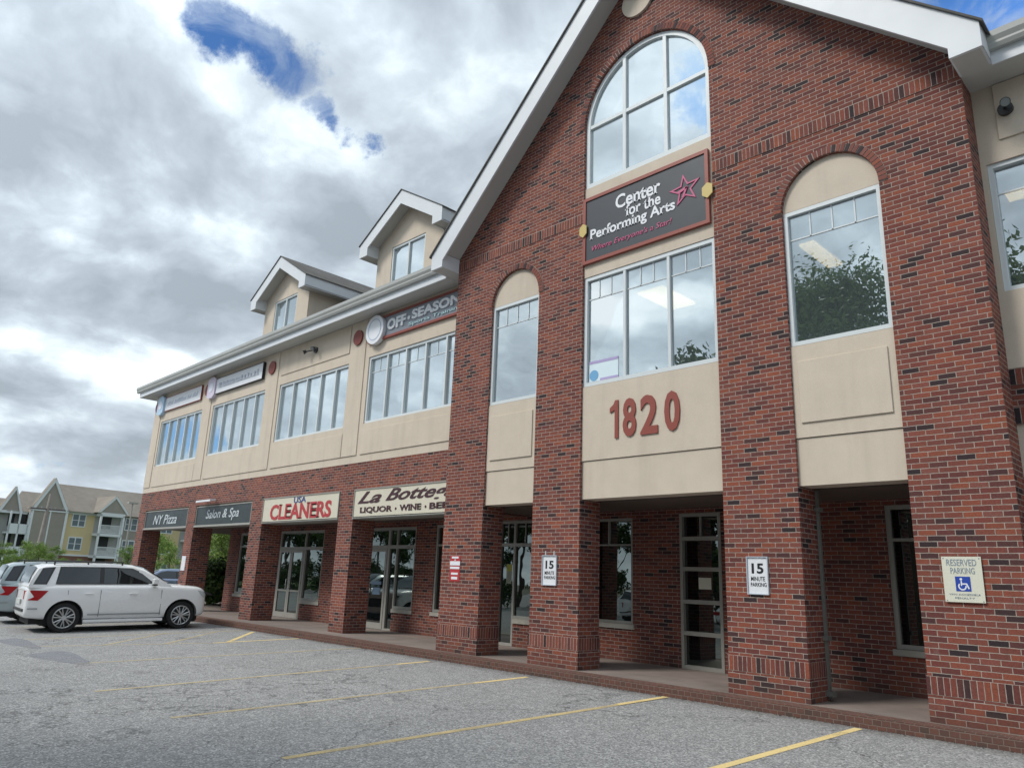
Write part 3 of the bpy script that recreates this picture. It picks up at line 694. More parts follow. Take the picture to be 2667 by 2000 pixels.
# ---- roofs, eaves, rakes
TX = 5.40   # gable half width at eave tips
TL, TR = CX - TX, CX + TX
for s in (-1, 1):
    tip = CX + s * TX; wl = X1 if s < 0 else X8
    # fascia board on the rake with plumb-cut return box at its foot
    pts = [(CX, rz(CX) - .04), (tip, rz(tip) - .04), (tip, 8.15), (wl - s * (-.0), 8.15), (wl, rz(wl) - .60), (CX, rz(CX) - .60)]
    obj('rake_fascia', prism(nb(), pts, -.50, -.455, 'y'), M_TRIM, B)
    obj('rake_soffit', prism(nb(), [(CX, rz(CX) - .40), (wl, rz(wl) - .40), (wl, rz(wl) - .43), (CX, rz(CX) - .43)], -.454, .05, 'y'), M_SOFF, B)
    a, b = sorted((wl, tip))
    obj('eave_soffit', bx(a, b, -.454, 9, 8.155, 8.175), M_SOFF, B)
    ft = sorted((tip, tip - s * .03))
    obj('eave_fascia', bx(ft[0], ft[1], -.454, -.04 if s > 0 else -.03, 8.152, rz(tip) - .045), M_TRIM, B)
    ib = sorted((wl - s * .002, wl + s * .02))
    obj('return_side', bx(ib[0], ib[1], -.454, -.002, 8.152, rz(wl) - .44), M_TRIM, B)
    pts = [(CX, rz(CX)), (tip + s * .05, rz(tip) - .05), (tip + s * .05, rz(tip) - .085), (CX, rz(CX) - .035)]
    obj('gable_roof', prism(nb(), pts, -.54, 12, 'y'), M_SHIN, B)
def wing_roof(x0, x1, hip):
    obj('wing_soffit', bx(x0, x1, -.04, WY, 8.15, 8.17), M_SOFF, B)
    obj('wing_fascia', bx(x0, x1, -.06, -.04, 8.12, 8.34), M_TRIM, B)
    # K-style gutter profile
    pr = [(-.06, 8.30), (-.13, 8.30), (-.155, 8.35), (-.155, 8.38), (-.185, 8.44), (-.19, 8.52), (-.175, 8.52), (-.17, 8.45), (-.06, 8.42)]
    obj('gutter', prism(nb(), pr, x0 - (.13 if hip else 0), x1, 'x'), M_GUT, B)
    sl = .60; bm = nb()
    ridge_y = 7.0; zr_ = 8.50 + sl * (ridge_y + .1)
    xr = x0 + (ridge_y if hip else 0)
    v = [bm.verts.new(c) for c in ((x0 - .05, -.1, 8.50), (x1, -.1, 8.50), (x1, ridge_y, zr_), (xr, ridge_y, zr_), (x0 - .05, ridge_y * 2, 8.5), (x1, ridge_y * 2, 8.5))]
    bm.faces.new((v[0], v[1], v[2], v[3])); bm.faces.new((v[0], v[3], v[4])); bm.faces.new((v[4], v[3], v[2], v[5]))
    obj('wing_roof', recalc(bm), M_SHIN, B)
wing_roof(XL - .6, TL, True); wing_roof(TR, 4.0, False)
obj('end_fascia', bx(XL - .62, XL - .6, -.04, 9, 8.12, 8.50), M_TRIM, B)
obj('end_soffit', bx(XL - .6, XL, WY + .002, 9, 8.15, 8.17), M_SOFF, B)

def dormer(cx):
    y = 1.2; hw = 1.5; ty = 1.87; zt = lambda x: 11.97 - .615 * abs(x - cx)
    D = obj('dormer', prism(nb(), [(cx - hw, 8.9), (cx + hw, 8.9), (cx + hw, zt(cx + hw) - .29), (cx, zt(cx) - .29), (cx - hw, zt(cx - hw) - .29)], y, y + .2, 'y', holes=[R4(cx - .80, cx + .72, 9.30, 10.57)]), M_EIFS, B)
    for s in (-1, 1):
        a, b = sorted((cx + s * hw, cx + s * (hw - .2)))
        obj('dormer_side', bx(a, b, y + .2, 6, 8.9, 10.7), M_EIFS, D)
        tip = cx + s * ty; inner = cx + s * (hw - .02)
        pts = [(cx, zt(cx) - .03), (tip, zt(tip) - .03), (tip, 10.40), (inner, 10.40), (inner, zt(inner) - .42), (cx, zt(cx) - .44)]
        obj('dormer_fascia', prism(nb(), pts, y - .40, y - .365, 'y'), M_TRIM, D)
        a, b = sorted((tip, tip - s * .03)); obj('dormer_eave', bx(a, b, y - .364, 5.2, 10.402, zt(tip) - .035), M_TRIM, D)
        a, b = sorted((cx + s * hw, tip)); obj('dormer_soffit', bx(a, b, y - .364, 5.2, 10.42, 10.44), M_SOFF, D)
        a, b = sorted((inner, inner + s * .02)); obj('dormer_return', bx(a, b, y - .364, y, 10.404, zt(inner) - .30), M_TRIM, D)
        obj('dormer_rake_soffit', prism(nb(), [(cx, zt(cx) - .28), (inner, zt(inner) - .28), (inner, zt(inner) - .31), (cx, zt(cx) - .31)], y - .364, y, 'y'), M_SOFF, D)
        pts = [(cx, zt(cx)), (tip + s * .04, zt(tip) - .025), (tip + s * .04, zt(tip) - .05), (cx, zt(cx) - .025)]
        obj('dormer_roof', prism(nb(), pts, y - .43, 6.2, 'y'), M_SHIN, D)
    window(cx - .797, cx + .717, 9.303, 10.567, y + .02, vm=[(cx - .04, 9.35, 10.52)], fw=.055, mw=.06, gm=M_GWING, parent=D, name='dormer_window')
dormer(-22.5); dormer(-15.66)
# small fixture hiding on the eave next to the gable foot
obj('eave_bracket', box(bx(-12.56, -12.42, -.20, -.10, 8.56, 8.62), -12.50, -12.46, -.25, -.2, 8.40, 8.66), M_TRIM, B)

# ------------------------------------------------------------------ signs
def flatmat(n, c, r=.45): return mat(n, c, r, noise=(5, .05))
WHT = flatmat('sign_white', (.74, .76, .80)); CRM = flatmat('sign_cream', (.62, .58, .47)); GRN = mat('sign_slate', (.030, .042, .045), .4, noise=(9, .25))
RED = flatmat('sign_red', (.42, .035, .04)); NAVY = flatmat('sign_navy', (.03, .06, .22)); MAR = flatmat('sign_maroon', (.05, .012, .018)); SLV = flatmat('sign_silver', (.50, .55, .58))
RUST = flatmat('sign_rust', (.26, .06, .042)); CHAR = flatmat('sign_charcoal', (.035, .042, .052)); PINK = flatmat('sign_pink', (.50, .09, .20)); GOLD = flatmat('sign_gold', (.55, .42, .14)); OFFW = flatmat('sign_offwhite', (.66, .66, .55))
def sign(name, x0, x1, z0, z1, y, m, label, th=.06, frame=None, fm=None, group=None, cat='sign'):
    s = empty(name, ((x0 + x1) / 2, y, z0), label, cat, group)
    obj('panel', bx(x0, x1, y - th, y, z0, z1), m, s)
    if frame: obj('frame', prism(nb(), R4(x0 - frame, x1 + frame, z0 - frame, z1 + frame), y - th - .02, y, 'y', holes=[R4(x0 - .001, x1 + .001, z0 - .001, z1 + .001)]), fm, s)
    return s
G1 = 'shop signs over the ground floor bays'
yS = WY + .088
s = sign('shop_sign', -30.36, -26.43, 2.91, 3.50, yS, GRN, 'dark slate pizza shop sign over the farthest arcade bay', frame=.028, fm=M_FRT, group=G1)
obj('lettering', text_mesh('NY Pizza', -29.55, -27.35, 3.02, 3.36, yS - .062, bold=.01, shear=.25), SLV, s)
s = sign('shop_sign', -25.67, -21.68, 2.91, 3.50, yS, GRN, 'dark slate Salon & Spa sign over the second farthest arcade bay', frame=.028, fm=M_FRT, group=G1)
obj('lettering', text_mesh('Salon & Spa', -24.9, -22.5, 3.02, 3.40, yS - .062, bold=.01, shear=.25), SLV, s)
s = sign('shop_sign', -20.85, -16.79, 2.88, 3.55, WY + .05, CRM, 'cream CLEANERS sign with red letters', frame=.02, fm=M_FRT, group=G1)
obj('lettering', text_mesh('CLEANERS', -20.40, -17.12, 2.93, 3.37, WY - .012, bold=.030, serif=.05), RED, s)
obj('small_lettering', text_mesh('USA', -19.1, -18.45, 3.37, 3.535, WY - .012, bold=.012), NAVY, s)
s = sign('shop_sign', -16.07, X1 - .02, 2.88, 3.55, WY + .05, CRM, 'cream La Bottega liquor and wine sign with dark letters', frame=.02, fm=M_FRT, group=G1)
obj('script_lettering', text_mesh('La', -15.92, -14.92, 3.21, 3.50, WY - .012, bold=.018, shear=.5), MAR, s)
obj('script_lettering', text_mesh('Bottega', -14.75, -12.20, 3.15, 3.52, WY - .012, bold=.018, shear=.5), MAR, s)
obj('lettering', text_mesh('LIQUOR', -15.80, -14.46, 2.96, 3.12, WY - .012, bold=.03, serif=.05), MAR, s)
obj('lettering', text_mesh('WINE', -14.17, -13.36, 2.98, 3.12, WY - .012, bold=.03, serif=.05), MAR, s)
obj('lettering', text_mesh('BEER', -13.07, -12.15, 2.98, 3.12, WY - .012, bold=.03, serif=.05), MAR, s)
for x in (-14.32, -13.21): obj('dot', prism(nb(), arc(x, 3.04, .03, 0, 2 * PI, 10)[:-1], WY - .02, WY - .012, 'y'), MAR, s)
L = empty('sign_lamp', (-24.5, WY - .3, 3.6), 'white strip lamp on brick above the Salon & Spa sign', 'lamp')
bm = nb(); prism(bm, [(WY - .30, 3.62), (WY - .30, 3.68), (WY - .12, 3.72), (WY - .12, 3.66)], -25.1, -24.0, 'x'); obj('lamp_housing', bm, WHT, L)
bm = nb(); tube(bm, (-24.9, WY, 3.68), (-24.9, WY - .14, 3.68), .012); tube(bm, (-24.2, WY, 3.68), (-24.2, WY - .14, 3.68), .012); obj('arm', bm, M_FRT, L)

G2 = 'tenant signs under the wing eaves'
yT = WY + .0
# far white signs with a shaped logo end
for x0, x1, fr, lb in ((-30.05, -26.62, RUST, 'white tenant sign with a brown edge and pale blue logo, farthest from the gable'), (-25.35, -21.88, M_BLK, 'white tenant box sign with black edges and a pinkish logo, above the second farthest window')):
    s = sign('tenant_sign', x0, x1, 7.42, 7.95, yT, WHT, lb, th=.08 if fr is M_BLK else .05, frame=.012, fm=fr, group=G2)
    hx = x0 - .28
    pts = [(hx - .30, 7.36), (hx - .12, 7.30), (hx + .12, 7.30), (hx + .30, 7.40), (hx + .30, 7.98), (hx + .12, 8.06), (hx - .12, 8.06), (hx - .30, 7.98)]
    obj('logo_panel', prism(nb(), pts, yT - .13, yT, 'y'), flatmat('logo_lilac', (.62, .56, .68)) if fr is M_BLK else flatmat('logo_sky', (.42, .58, .74)), s)
    obj('logo_disc', prism(nb(), arc(hx, 7.68, .17, 0, 2 * PI, 20)[:-1], yT - .14, yT - .131, 'y'), flatmat('logo_pale', (.70, .72, .80)), s)
    r5 = random.Random(int(-x0)); bm = nb(); yy = yT - (.10 if fr is M_BLK else .05) - .004; xx = x0 + .25
    while xx < x1 - .35:      # unreadable faded lettering: short pale strokes
        wdt = r5.uniform(.05, .13); hh = r5.uniform(.10, .17); zz = 7.62
        prism(bm, [(xx, zz), (xx + wdt, zz), (xx + wdt + .03, zz + hh), (xx + .03, zz + hh)], yy, yy + .006, 'y'); xx += wdt + r5.choice((.03, .03, .03, .14))
    prism(bm, R4(x0 + .25, xx - .05, 7.605, 7.622), yy, yy + .006, 'y')
    obj('faded_lettering', bm, flatmat('letter_faded', (.50, .54, .62)), s)
s = sign('tenant_sign', -16.0, X1 - .05, 7.46, 7.98, yT, flatmat('sign_bluegrey', (.23, .25, .29)), 'blue grey OFF SEASON sign with a round white logo beside the gable', th=.05, frame=.06, fm=RUST, group=G2)
obj('logo_disc', prism(nb(), arc(-15.66, 7.69, .39, 0, 2 * PI, 32)[:-1], yT - .15, yT - .03, 'y'), WHT, s)
obj('logo_ring', prism(nb(), arc(-15.66, 7.69, .29, 0, 2 * PI, 32)[:-1], yT - .156, yT - .151, 'y', holes=[arc(-15.66, 7.69, .27, 0, 2 * PI, 32)[:-1]]), flatmat('logo_blue', (.38, .45, .60)), s)
obj('lettering', text_mesh('OFF', -15.20, -14.42, 7.585, 7.88, yT - .052, ext=.03, bold=.04), WHT, s)
obj('dot', prism(nb(), arc(-14.30, 7.73, .05, 0, 2 * PI, 12)[:-1], yT - .08, yT - .052, 'y'), WHT, s)
obj('lettering', text_mesh('SEASON', -14.18, -12.35, 7.66, 7.91, yT - .052, ext=.03, bold=.04), WHT, s)
obj('small_lettering', text_mesh('Sports Training', -14.30, -12.3, 7.50, 7.61, yT - .052, ext=.02, bold=.02), flatmat('letter_aqua', (.45, .62, .66)), s)

# Center for the Performing Arts
s = sign('arts_center_sign', -8.30, -5.74, 7.36, 8.59, YE, CHAR, 'black Center for the Performing Arts sign with white lettering and a pink star', th=.045, frame=.065, fm=RUST)
yC = YE - .047
def serif_text(body, x0, x1, z0, z1, y, **k): return text_mesh(body, x0, x1, z0, z1, y, **k)
obj('lettering', text_mesh('Center', -7.60, -6.62, 8.19, 8.47, yC, bold=.022, serif=.045), WHT, s)
obj('lettering', text_mesh('for the', -7.38, -6.62, 7.97, 8.20, yC, bold=.02, serif=.045), WHT, s)
obj('lettering', text_mesh('Performing Arts', -8.20, -6.33, 7.70, 7.97, yC, bold=.022, serif=.045), WHT, s)
obj('slogan_lettering', text_mesh("Where Everyone's a Star!", -8.15, -6.40, 7.49, 7.63, yC, bold=.0, shear=.3), PINK, s)
st = []; st2 = []
cxs, czs = -6.13, 8.06
for i in range(10):
    a = PI / 2 + .10 + i * PI / 5; r = .31 if i % 2 == 0 else .125
    st.append((cxs + r * 1.02 * math.cos(a), czs + r * math.sin(a) * .95)); st2.append((cxs + .76 * r * math.cos(a), czs + r * .76 * math.sin(a) * .95 + .0))
bm = nb(); prism(bm, st, yC - .012, yC, 'y', holes=[st2])
prism(bm, [(cxs - .13, czs - .05), (cxs + .05, czs + .01), (cxs + .04, czs + .05), (cxs - .14, czs + .0)], yC - .016, yC, 'y')
prism(bm, [(cxs + .02, czs + .04), (cxs + .06, czs + .04), (cxs - .02, czs - .14), (cxs - .06, czs - .14)], yC - .016, yC, 'y')
obj('star', bm, PINK, s)
for x, z, sw in ((-8.345, 7.99, .085), (-5.69, 7.87, .095)):
    pts = [(x - sw, z - .07), (x, z - .14), (x + sw, z - .07), (x + sw, z + .09), (x, z + .14), (x - sw, z + .07)]
    obj('gold_ornament', prism(nb(), pts, YE - .09, YE - .07, 'y'), GOLD, s)
# house number
s = empty('house_number', (-7.05, YE, 3.92), 'large rust red numerals 1820 on the stucco over the entrance', 'number sign')
obj('numeral', prism(nb(), [(-7.63, 3.925), (-7.56, 3.925), (-7.56, 4.59), (-7.62, 4.59), (-7.655, 4.52), (-7.735, 4.46), (-7.735, 4.38), (-7.63, 4.42)], YE - .025, YE, 'y'), RUST, s)
for ch, a, b in (('8', -7.46, -7.19), ('2', -7.10, -6.76), ('0', -6.63, -6.34)):
    obj('numeral', text_mesh(ch, a, b, 3.925, 4.59, YE, ext=.025, bold=.028), RUST, s)
# pier signs
G3 = '15 minute parking signs'
for x0, x1, lb in ((-9.19, -8.87, 'white 15 minute parking sign on the second brick pier, two hanging tabs above it'), (-5.27, -4.975, 'white 15 minute parking sign on the brick pier beside the tall glass entrance door')):
    s = sign('parking_sign', x0, x1, 1.475, 1.965, 0, WHT, lb, th=.008, frame=.012, fm=flatmat('sign_edge', (.45, .50, .56)), group=G3)
    w_ = x1 - x0
    obj('lettering', text_mesh('15', x0 + w_ * .20, x1 - w_ * .20, 1.745, 1.885, -.009, ext=.002, bold=.03), M_BLK, s)
    obj('small_lettering', text_mesh('MINUTE', x0 + w_ * .15, x1 - w_ * .15, 1.645, 1.705, -.009, ext=.002, bold=.01), M_BLK, s)
    obj('small_lettering', text_mesh('PARKING', x0 + w_ * .13, x1 - w_ * .08, 1.57, 1.625, -.009, ext=.002, bold=.01), M_BLK, s)
    if x0 < -9: obj('hanger_tabs', box(bx(x0 + .05, x0 + .068, -.012, 0, 1.977, 2.05), x1 - .07, x1 - .052, -.012, 0, 1.977, 2.05), SLV, s)
s = sign('towing_sign', -11.72, -11.42, 1.465, 1.955, 0, RED, 'red and white towing warning sign on the first brick pier of the gable block', th=.008)
for z0, z1, ins, tx in ((1.905, 1.94, .05, 'WARNING'), (1.77, 1.85, .0, 'TOW AWAY'), (1.70, 1.745, .01, 'ZONE'), (1.59, 1.63, .05, 'AT OWNERS'), (1.50, 1.55, .06, 'EXPENSE')):
    obj('white_stripe', bx(-11.72 + ins, -11.42 - ins, -.012, -.008, z0, z1), WHT, s)
obj('white_dot', prism(nb(), arc(-11.57, 1.875, .016, 0, 2 * PI, 10)[:-1], -.012, -.008, 'y'), WHT, s)
s = sign('accessible_parking_sign', -2.785, -2.375, 1.478, 1.99, -.02, OFFW, 'pale reserved parking sign with blue wheelchair symbol on the rightmost brick pier', th=.006)
bpy.context.view_layer.update()
yR = -.027
GRY = flatmat('sign_greyblue', (.22, .27, .33))
obj('lettering', text_mesh('RESERVED', -2.735, -2.425, 1.885, 1.96, yR, ext=.002, bold=.004), GRY, s)
obj('lettering', text_mesh('PARKING', -2.70, -2.45, 1.795, 1.865, yR, ext=.002, bold=.004), GRY, s)
obj('symbol_panel', bx(-2.66, -2.505, yR - .002, yR, 1.60, 1.765), flatmat('symbol_blue', (.02, .06, .36)), s)
bm = nb(); c0 = (-2.592, 1.655); yy = yR - .004
prism(bm, arc(c0[0], c0[1], .044, PI * .75, PI * 2.05, 16) + arc(c0[0], c0[1], .030, PI * 2.05, PI * .75, 16), yy, yy + .002, 'y')
prism(bm, [(-2.606, 1.66), (-2.606, 1.715), (-2.592, 1.715), (-2.590, 1.675), (-2.552, 1.675), (-2.532, 1.625), (-2.518, 1.63), (-2.542, 1.69), (-2.59, 1.69), (-2.595, 1.66)], yy, yy + .002, 'y')
prism(bm, arc(-2.60, 1.735, .014, 0, 2 * PI, 12)[:-1], yy, yy + .002, 'y')
obj('wheelchair_symbol', bm, WHT, s)
obj('small_lettering', text_mesh('VAN ACCESSIBLE', -2.74, -2.42, 1.555, 1.575, yR, ext=.002), GRY, s)
obj('small_lettering', text_mesh('PENALTY', -2.68, -2.48, 1.515, 1.535, yR, ext=.002), GRY, s)
obj('screws', box(box(box(bx(-2.77, -2.76, -.03, -.026, 1.49, 1.50), -2.40, -2.39, -.03, -.026, 1.49, 1.50), -2.77, -2.76, -.03, -.026, 1.965, 1.975), -2.40, -2.39, -.03, -.026, 1.965, 1.975), GRY, s)
tagp(obj('small_notice', bx(-26.30, -25.98, WY - .01, WY, 1.42, 1.90), WHT), 'small white notice on the pier left of the salon bay', 'sign')
tagp(obj('small_notice', bx(XL - .012, XL, WY + .05, WY + .40, 2.2, 2.77), WHT), 'small white notice on the outer edge of the farthest pier', 'sign')
# window poster
s = empty('window_poster', (-7.98, .095, 5.03), 'white and pale blue poster in the lower left of the triple window', 'poster')
obj('sheet', bx(-8.27, -7.62, .098, .101, 5.03, 5.41), flatmat('poster_sheet', (.66, .78, .84)), s)
obj('border', bx(-8.27, -7.62, .094, .0975, 5.36, 5.41), flatmat('poster_violet', (.40, .34, .58)), s); obj('border', bx(-8.02, -7.62, .094, .0975, 5.03, 5.07), flatmat('poster_violet', (.4, .34, .58)), s)
obj('emblem', prism(nb(), arc(-8.16, 5.14, .10, 0, 2 * PI, 20)[:-1], .092, .0975, 'y'), flatmat('poster_blue', (.16, .38, .62)), s)
tagp(obj('door_notice', bx(-7.38, -7.13, YS + .045, YS + .049, 1.50, 1.70), OFFW), 'square cream notice inside the tall entrance door', 'notice')
s = empty('door_flyer', (-12.2, YS, 1.5), 'narrow flyer with yellow top in the tall sidelight behind the first piers', 'notice')
obj('sheet', bx(-12.30, -12.14, YS + .045, YS + .049, 1.45, 1.72), mat('flyer_grey', (.22, .24, .17), .6), s); obj('header', bx(-12.30, -12.14, YS + .044, YS + .048, 1.721, 1.87), mat('flyer_yellow', (.35, .32, .03), .6), s)

# flood lights
def flood(x, y, z, heads, label):
    L = empty('flood_light', (x, y, z), label, 'flood light', 'wall mounted flood lights')
    bm = nb(); lathe(bm, [(.0, .0), (.09, .0), (.09, -.05), (.0, -.05)][1:3], (x, y, z), 'y', 16); obj('mount_plate', bm, mat('flood_bronze', (.03, .03, .032), .4), L)
    for dx, dz, tx in heads:
        c = Vector((x + dx, y - .20, z + dz)); d = Vector((tx, -.75, -.55)).normalized()
        bm = nb(); tube(bm, (x, y - .05, z), tuple(c), .02); tube(bm, tuple(c - d * .045), tuple(c + d * .05), .04, .062, 16)
        h = obj('lamp_head', bm, mat('flood_bronze', (.03, .03, .032), .4), L)
        bm = nb(); tube(bm, tuple(c + d * .051), tuple(c + d * .055), .053, .053, 16); obj('lens', bm, mat('lens', (.16, .18, .18), .08, coat=1), h)
flood(-18.75, WY - .024, 7.76, [(-.30, -.04, -.4), (.16, -.02, .3)], 'twin dark flood light on the stucco of the left wing')
flood(-1.58, WY - .024, 7.72, [(.03, .0, .2)], 'single dark flood light on stucco right of the gable')

# ------------------------------------------------------------------ cars
TYRE = mat('tyre', (.018, .018, .019), .85, noise=(20, .2)); RIM = mat('alloy', (.48, .49, .50), .28, metal=.85); UNDER = mat('underbody', (.012, .012, .012), .8)
TAIL = mat('tail_lamp', (.38, .004, .007), .3, spec=.3); CLEAR = mat('clear_lamp', (.55, .58, .6), .1, coat=1); PLAST = mat('car_plastic', (.035, .036, .038), .6); CHROME = mat('chrome', (.7, .7, .7), .12, metal=1)
M_SEAM = mat('panel_gap', (.03, .03, .032), .7)
def paint(name, c, metal=0.): return mat(name, c, .3, metal=metal, coat=1., noise=(2.5, .05))
def car(name, pm, label, kind='suv', group=None):
    """built nose towards +x, rear axle at the origin"""
    T = empty(name, (0, 0, 0), label, 'car', group)
    sv = kind == 'suv'; WB = 2.755 if sv else 2.70; WR = .345 if sv else .325
    if sv:
        st = [(-.93, .46, .98, .74, .86), (-.91, .36, 1.09, .82, .93), (-.72, .31, 1.13, .89, .97), (-.2, .28, 1.14, .92, .985), (.7, .25, 1.14, .925, .99), (1.9, .25, 1.135, .925, .985), (2.35, .26, 1.13, .92, .96), (2.75, .28, 1.115, .92, .90), (3.15, .28, 1.085, .92, .84), (3.42, .30, 1.03, .88, .76), (3.55, .32, .97, .82, .68), (3.60, .36, .88, .76, .6)]
        roof = [(-.90, 1.12), (-.83, 1.34), (-.70, 1.56), (-.52, 1.615), (.2, 1.65), (.9, 1.65), (1.46, 1.625), (1.74, 1.54), (2.12, 1.32), (2.43, 1.12)]
        hwT = .66; hwB = .86
    else:
        st = [(-1.0, .50, .84, .66, .86), (-.95, .38, .95, .78, .93), (-.6, .28, .97, .87, .93), (0, .24, .95, .89, .93), (.8, .22, .93, .90, .92), (1.9, .22, .92, .90, .9), (2.4, .24, .90, .89, .86), (2.9, .25, .84, .87, .8), (3.35, .30, .74, .78, .7), (3.55, .40, .62, .62, .6)]
        roof = [(-.75, .93), (-.35, 1.2), (0.05, 1.38), (.5, 1.43), (1.1, 1.43), (1.5, 1.34), (2.1, 1.06), (2.35, .9)]
        hwT = .56; hwB = .80
    bm = nb(); rings = []
    for x, zb, zt, hw, _ in st:
        h = zt - zb
        half = [(0, zb), (hw * .82, zb), (hw * .965, zb + h * .07), (hw, zb + h * .32), (hw * 1.005, zb + h * .60), (hw * .985, zb + h * .86), (hw * .94, zb + h * .97), (hw * .80, zt + .006), (0, zt + .03)]
        ring = [bm.verts.new((x, -a, b)) for a, b in half] + [bm.verts.new((x, a, b)) for a, b in half[-2:0:-1]]
        rings.append(ring)
    n = len(rings[0])
    for k in range(len(rings) - 1):
        for i in range(n): bm.faces.new((rings[k][i], rings[k][(i + 1) % n], rings[k + 1][(i + 1) % n], rings[k + 1][i]))
    bm.faces.new(rings[0][::-1]); bm.faces.new(rings[-1]); recalc(bm)
    body = obj('body', bm, pm, T, smooth=True, keep=True)
    sb = body.modifiers.new('s', 'SUBSURF'); sb.levels = sb.render_levels = 2
    # cut wheel arches
    cm = nb()
    for wx in (0, WB):
        for sy in (-1, 1): tube(cm, (wx, sy * .55, WR), (wx, sy * 1.2, WR), WR + .075, WR + .075, 36)
    cme = bpy.data.meshes.new('cut'); cm.to_mesh(cme); cm.free(); cut = bpy.data.objects.new('cut', cme); COL.objects.link(cut)
    bo = body.modifiers.new('c', 'BOOLEAN'); bo.object = cut; bo.operation = 'DIFFERENCE'; bo.solver = 'EXACT'
    bpy.context.view_layer.update()
    me = bpy.data.meshes.new_from_object(body.evaluated_get(bpy.context.evaluated_depsgraph_get()))
    body.modifiers.clear(); body.data = me; me.materials.clear(); me.materials.append(pm)
    me.shade_smooth() if hasattr(me, 'shade_smooth') else None
    try: me.set_sharp_from_angle(angle=math.radians(35))
    except Exception: pass
    bpy.data.objects.remove(cut)
    # cabin
    zb = roof[0][1]; bm = nb(); rings = []
    ztop = max(z for _, z in roof)
    def hwz(z): return hwB + (hwT - hwB) * max(0., (z - zb) / (ztop - zb)) ** 1.25
    nr = len(roof)
    for i, (x, z) in enumerate(roof):
        hb = hwz(z); edge = .06 if 0 < i < nr - 1 else .0
        rings.append([bm.verts.new((x, s_ * a, c)) for s_, a, c in ((-1, hwB, zb - .06), (-1, hb, z - edge), (-1, hb - .09, z), (0, 0, z + .022), (1, hb - .09, z), (1, hb, z - edge), (1, hwB, zb - .06))])
    for k in range(nr - 1):
        for i in range(6): bm.faces.new((rings[k][i], rings[k][i + 1], rings[k + 1][i + 1], rings[k + 1][i]))
        bm.faces.new((rings[k][6], rings[k][0], rings[k + 1][0], rings[k + 1][6]))
    bm.faces.new(rings[0]); bm.faces.new(rings[-1]); recalc(bm)
    cab = obj('cabin', bm, pm, T, smooth=True)
    cab.data.set_sharp_from_angle(angle=math.radians(30))
    # windows: side panels on the inclined side, front and rear screens
    def sidep(pts, sy, off):
        v = []
        for x, z in pts:
            hb = hwB + (hwz(ztop) + .0 - hwB) * (z - (zb - .06)) / (ztop - .06 - (zb - .06)); v.append((x, sy * (hb + off), z))
        return v
    def slab(polys):
        bm = nb()
        for P in polys: bm.faces.new([bm.verts.new(p) for p in P])
        return recalc(bm)
    zl = zb + .02; zh = ztop - (.095 if sv else .13)
    if sv:
        A = [(-.28, zl), (2.13, zl), (2.13, zl + .03), (1.72, zh - .12), (1.46, zh - .015), (.9, zh + .01), (-.20, zh + .01)]
        Q = [(-.80, zl), (-.47, zl), (-.30, zh - .0), (-.60, zh - .03)]
        gl = [[(-.25, zl + .02), (.70, zl + .02), (.70, zh - .01), (-.17, zh - .01)], [(.80, zl + .02), (2.02, zl + .02), (1.70, zh - .14), (1.44, zh - .035), (.88, zh - .01), (.80, zh - .01)], [(-.76, zl + .02), (-.50, zl + .02), (-.35, zh - .02), (-.58, zh - .05)]]
        seams = [-.32, .74, 2.2]
    else:
        A = [(-.45, zl), (2.0, zl), (1.42, zh - .03), (1.0, zh + .01), (.3, zh + .01), (0, zh - .05)]; Q = None
        gl = [[(-.35, zl + .02), (.72, zl + .02), (.72, zh), (.32, zh - .01), (.02, zh - .06)], [(.80, zl + .02), (1.9, zl + .02), (1.40, zh - .05), (1.0, zh - .01), (.80, zh)]]; seams = [-.3, .76, 1.95]
    for sy in (-1, 1):
        for q in ([A] + ([Q] if Q else [])): obj('window_trim', slab([sidep(q, sy, .006)]), PLAST, T)
    for sy in (-1, 1):
        for q in gl: obj('side_window', slab([sidep(q, sy, .011)]), M_GCAR, T)
    # screens
    def screen(i0, i1, off):
        (xa, z_a), (xb, z_b) = roof[i0], roof[i1]
        L = []
        for f in (0.08, .35, .65, .94):
            t_ = f * (i1 - i0) + i0; k = min(int(t_), nr - 2); ff = t_ - k
            x = roof[k][0] + (roof[k + 1][0] - roof[k][0]) * ff; z = roof[k][1] + (roof[k + 1][1] - roof[k][1]) * ff
            L.append((x + off, max(.3, hwz(z) - .11), z + .024))
        bm = nb(); V = [[bm.verts.new((x, -h, z)), bm.verts.new((x, 0, z + .012)), bm.verts.new((x, h, z))] for x, h, z in L]
        for a, b in zip(V, V[1:]):
            bm.faces.new((a[0], b[0], b[1], a[1])); bm.faces.new((a[1], b[1], b[2], a[2]))
        return recalc(bm)
    obj('windscreen', screen(nr - 4, nr - 1, .014), M_GCAR, T, smooth=True); obj('rear_window', screen(0, 2, -.022), M_GCAR, T, smooth=True)
    # seams, moulding, handles, sills
    def side_x(x):
        for a, b in zip(st, st[1:]):
            if a[0] <= x <= b[0]: return a[3] + (b[3] - a[3]) * (x - a[0]) / (b[0] - a[0])
        return st[-1][3]
    for sy in (-1, 1):
        for x in seams:
            h = side_x(x); y0, y1 = sorted((sy * (h - .02), sy * (h + .001))); zt = 1.0 if sv else .86
            if x == seams[0] and sv: obj('door_gap', bx(x + .33, x + .338, y0, y1, .86, zt), M_SEAM, T)
            else: obj('door_gap', bx(x, x + .008, y0, y1, .36, zt), M_SEAM, T)
    bm = nb()
    for sy in (-1, 1):
        y0, y1 = sorted((sy * (side_x(1) - .02), sy * (side_x(1) + .012))); box(bm, .50, 2.22, y0, y1, .40 if sv else .38, .425 if sv else .4)
    obj('side_moulding', bm, mat('moulding', (.28, .30, .30), .4), T)
    bm = nb()
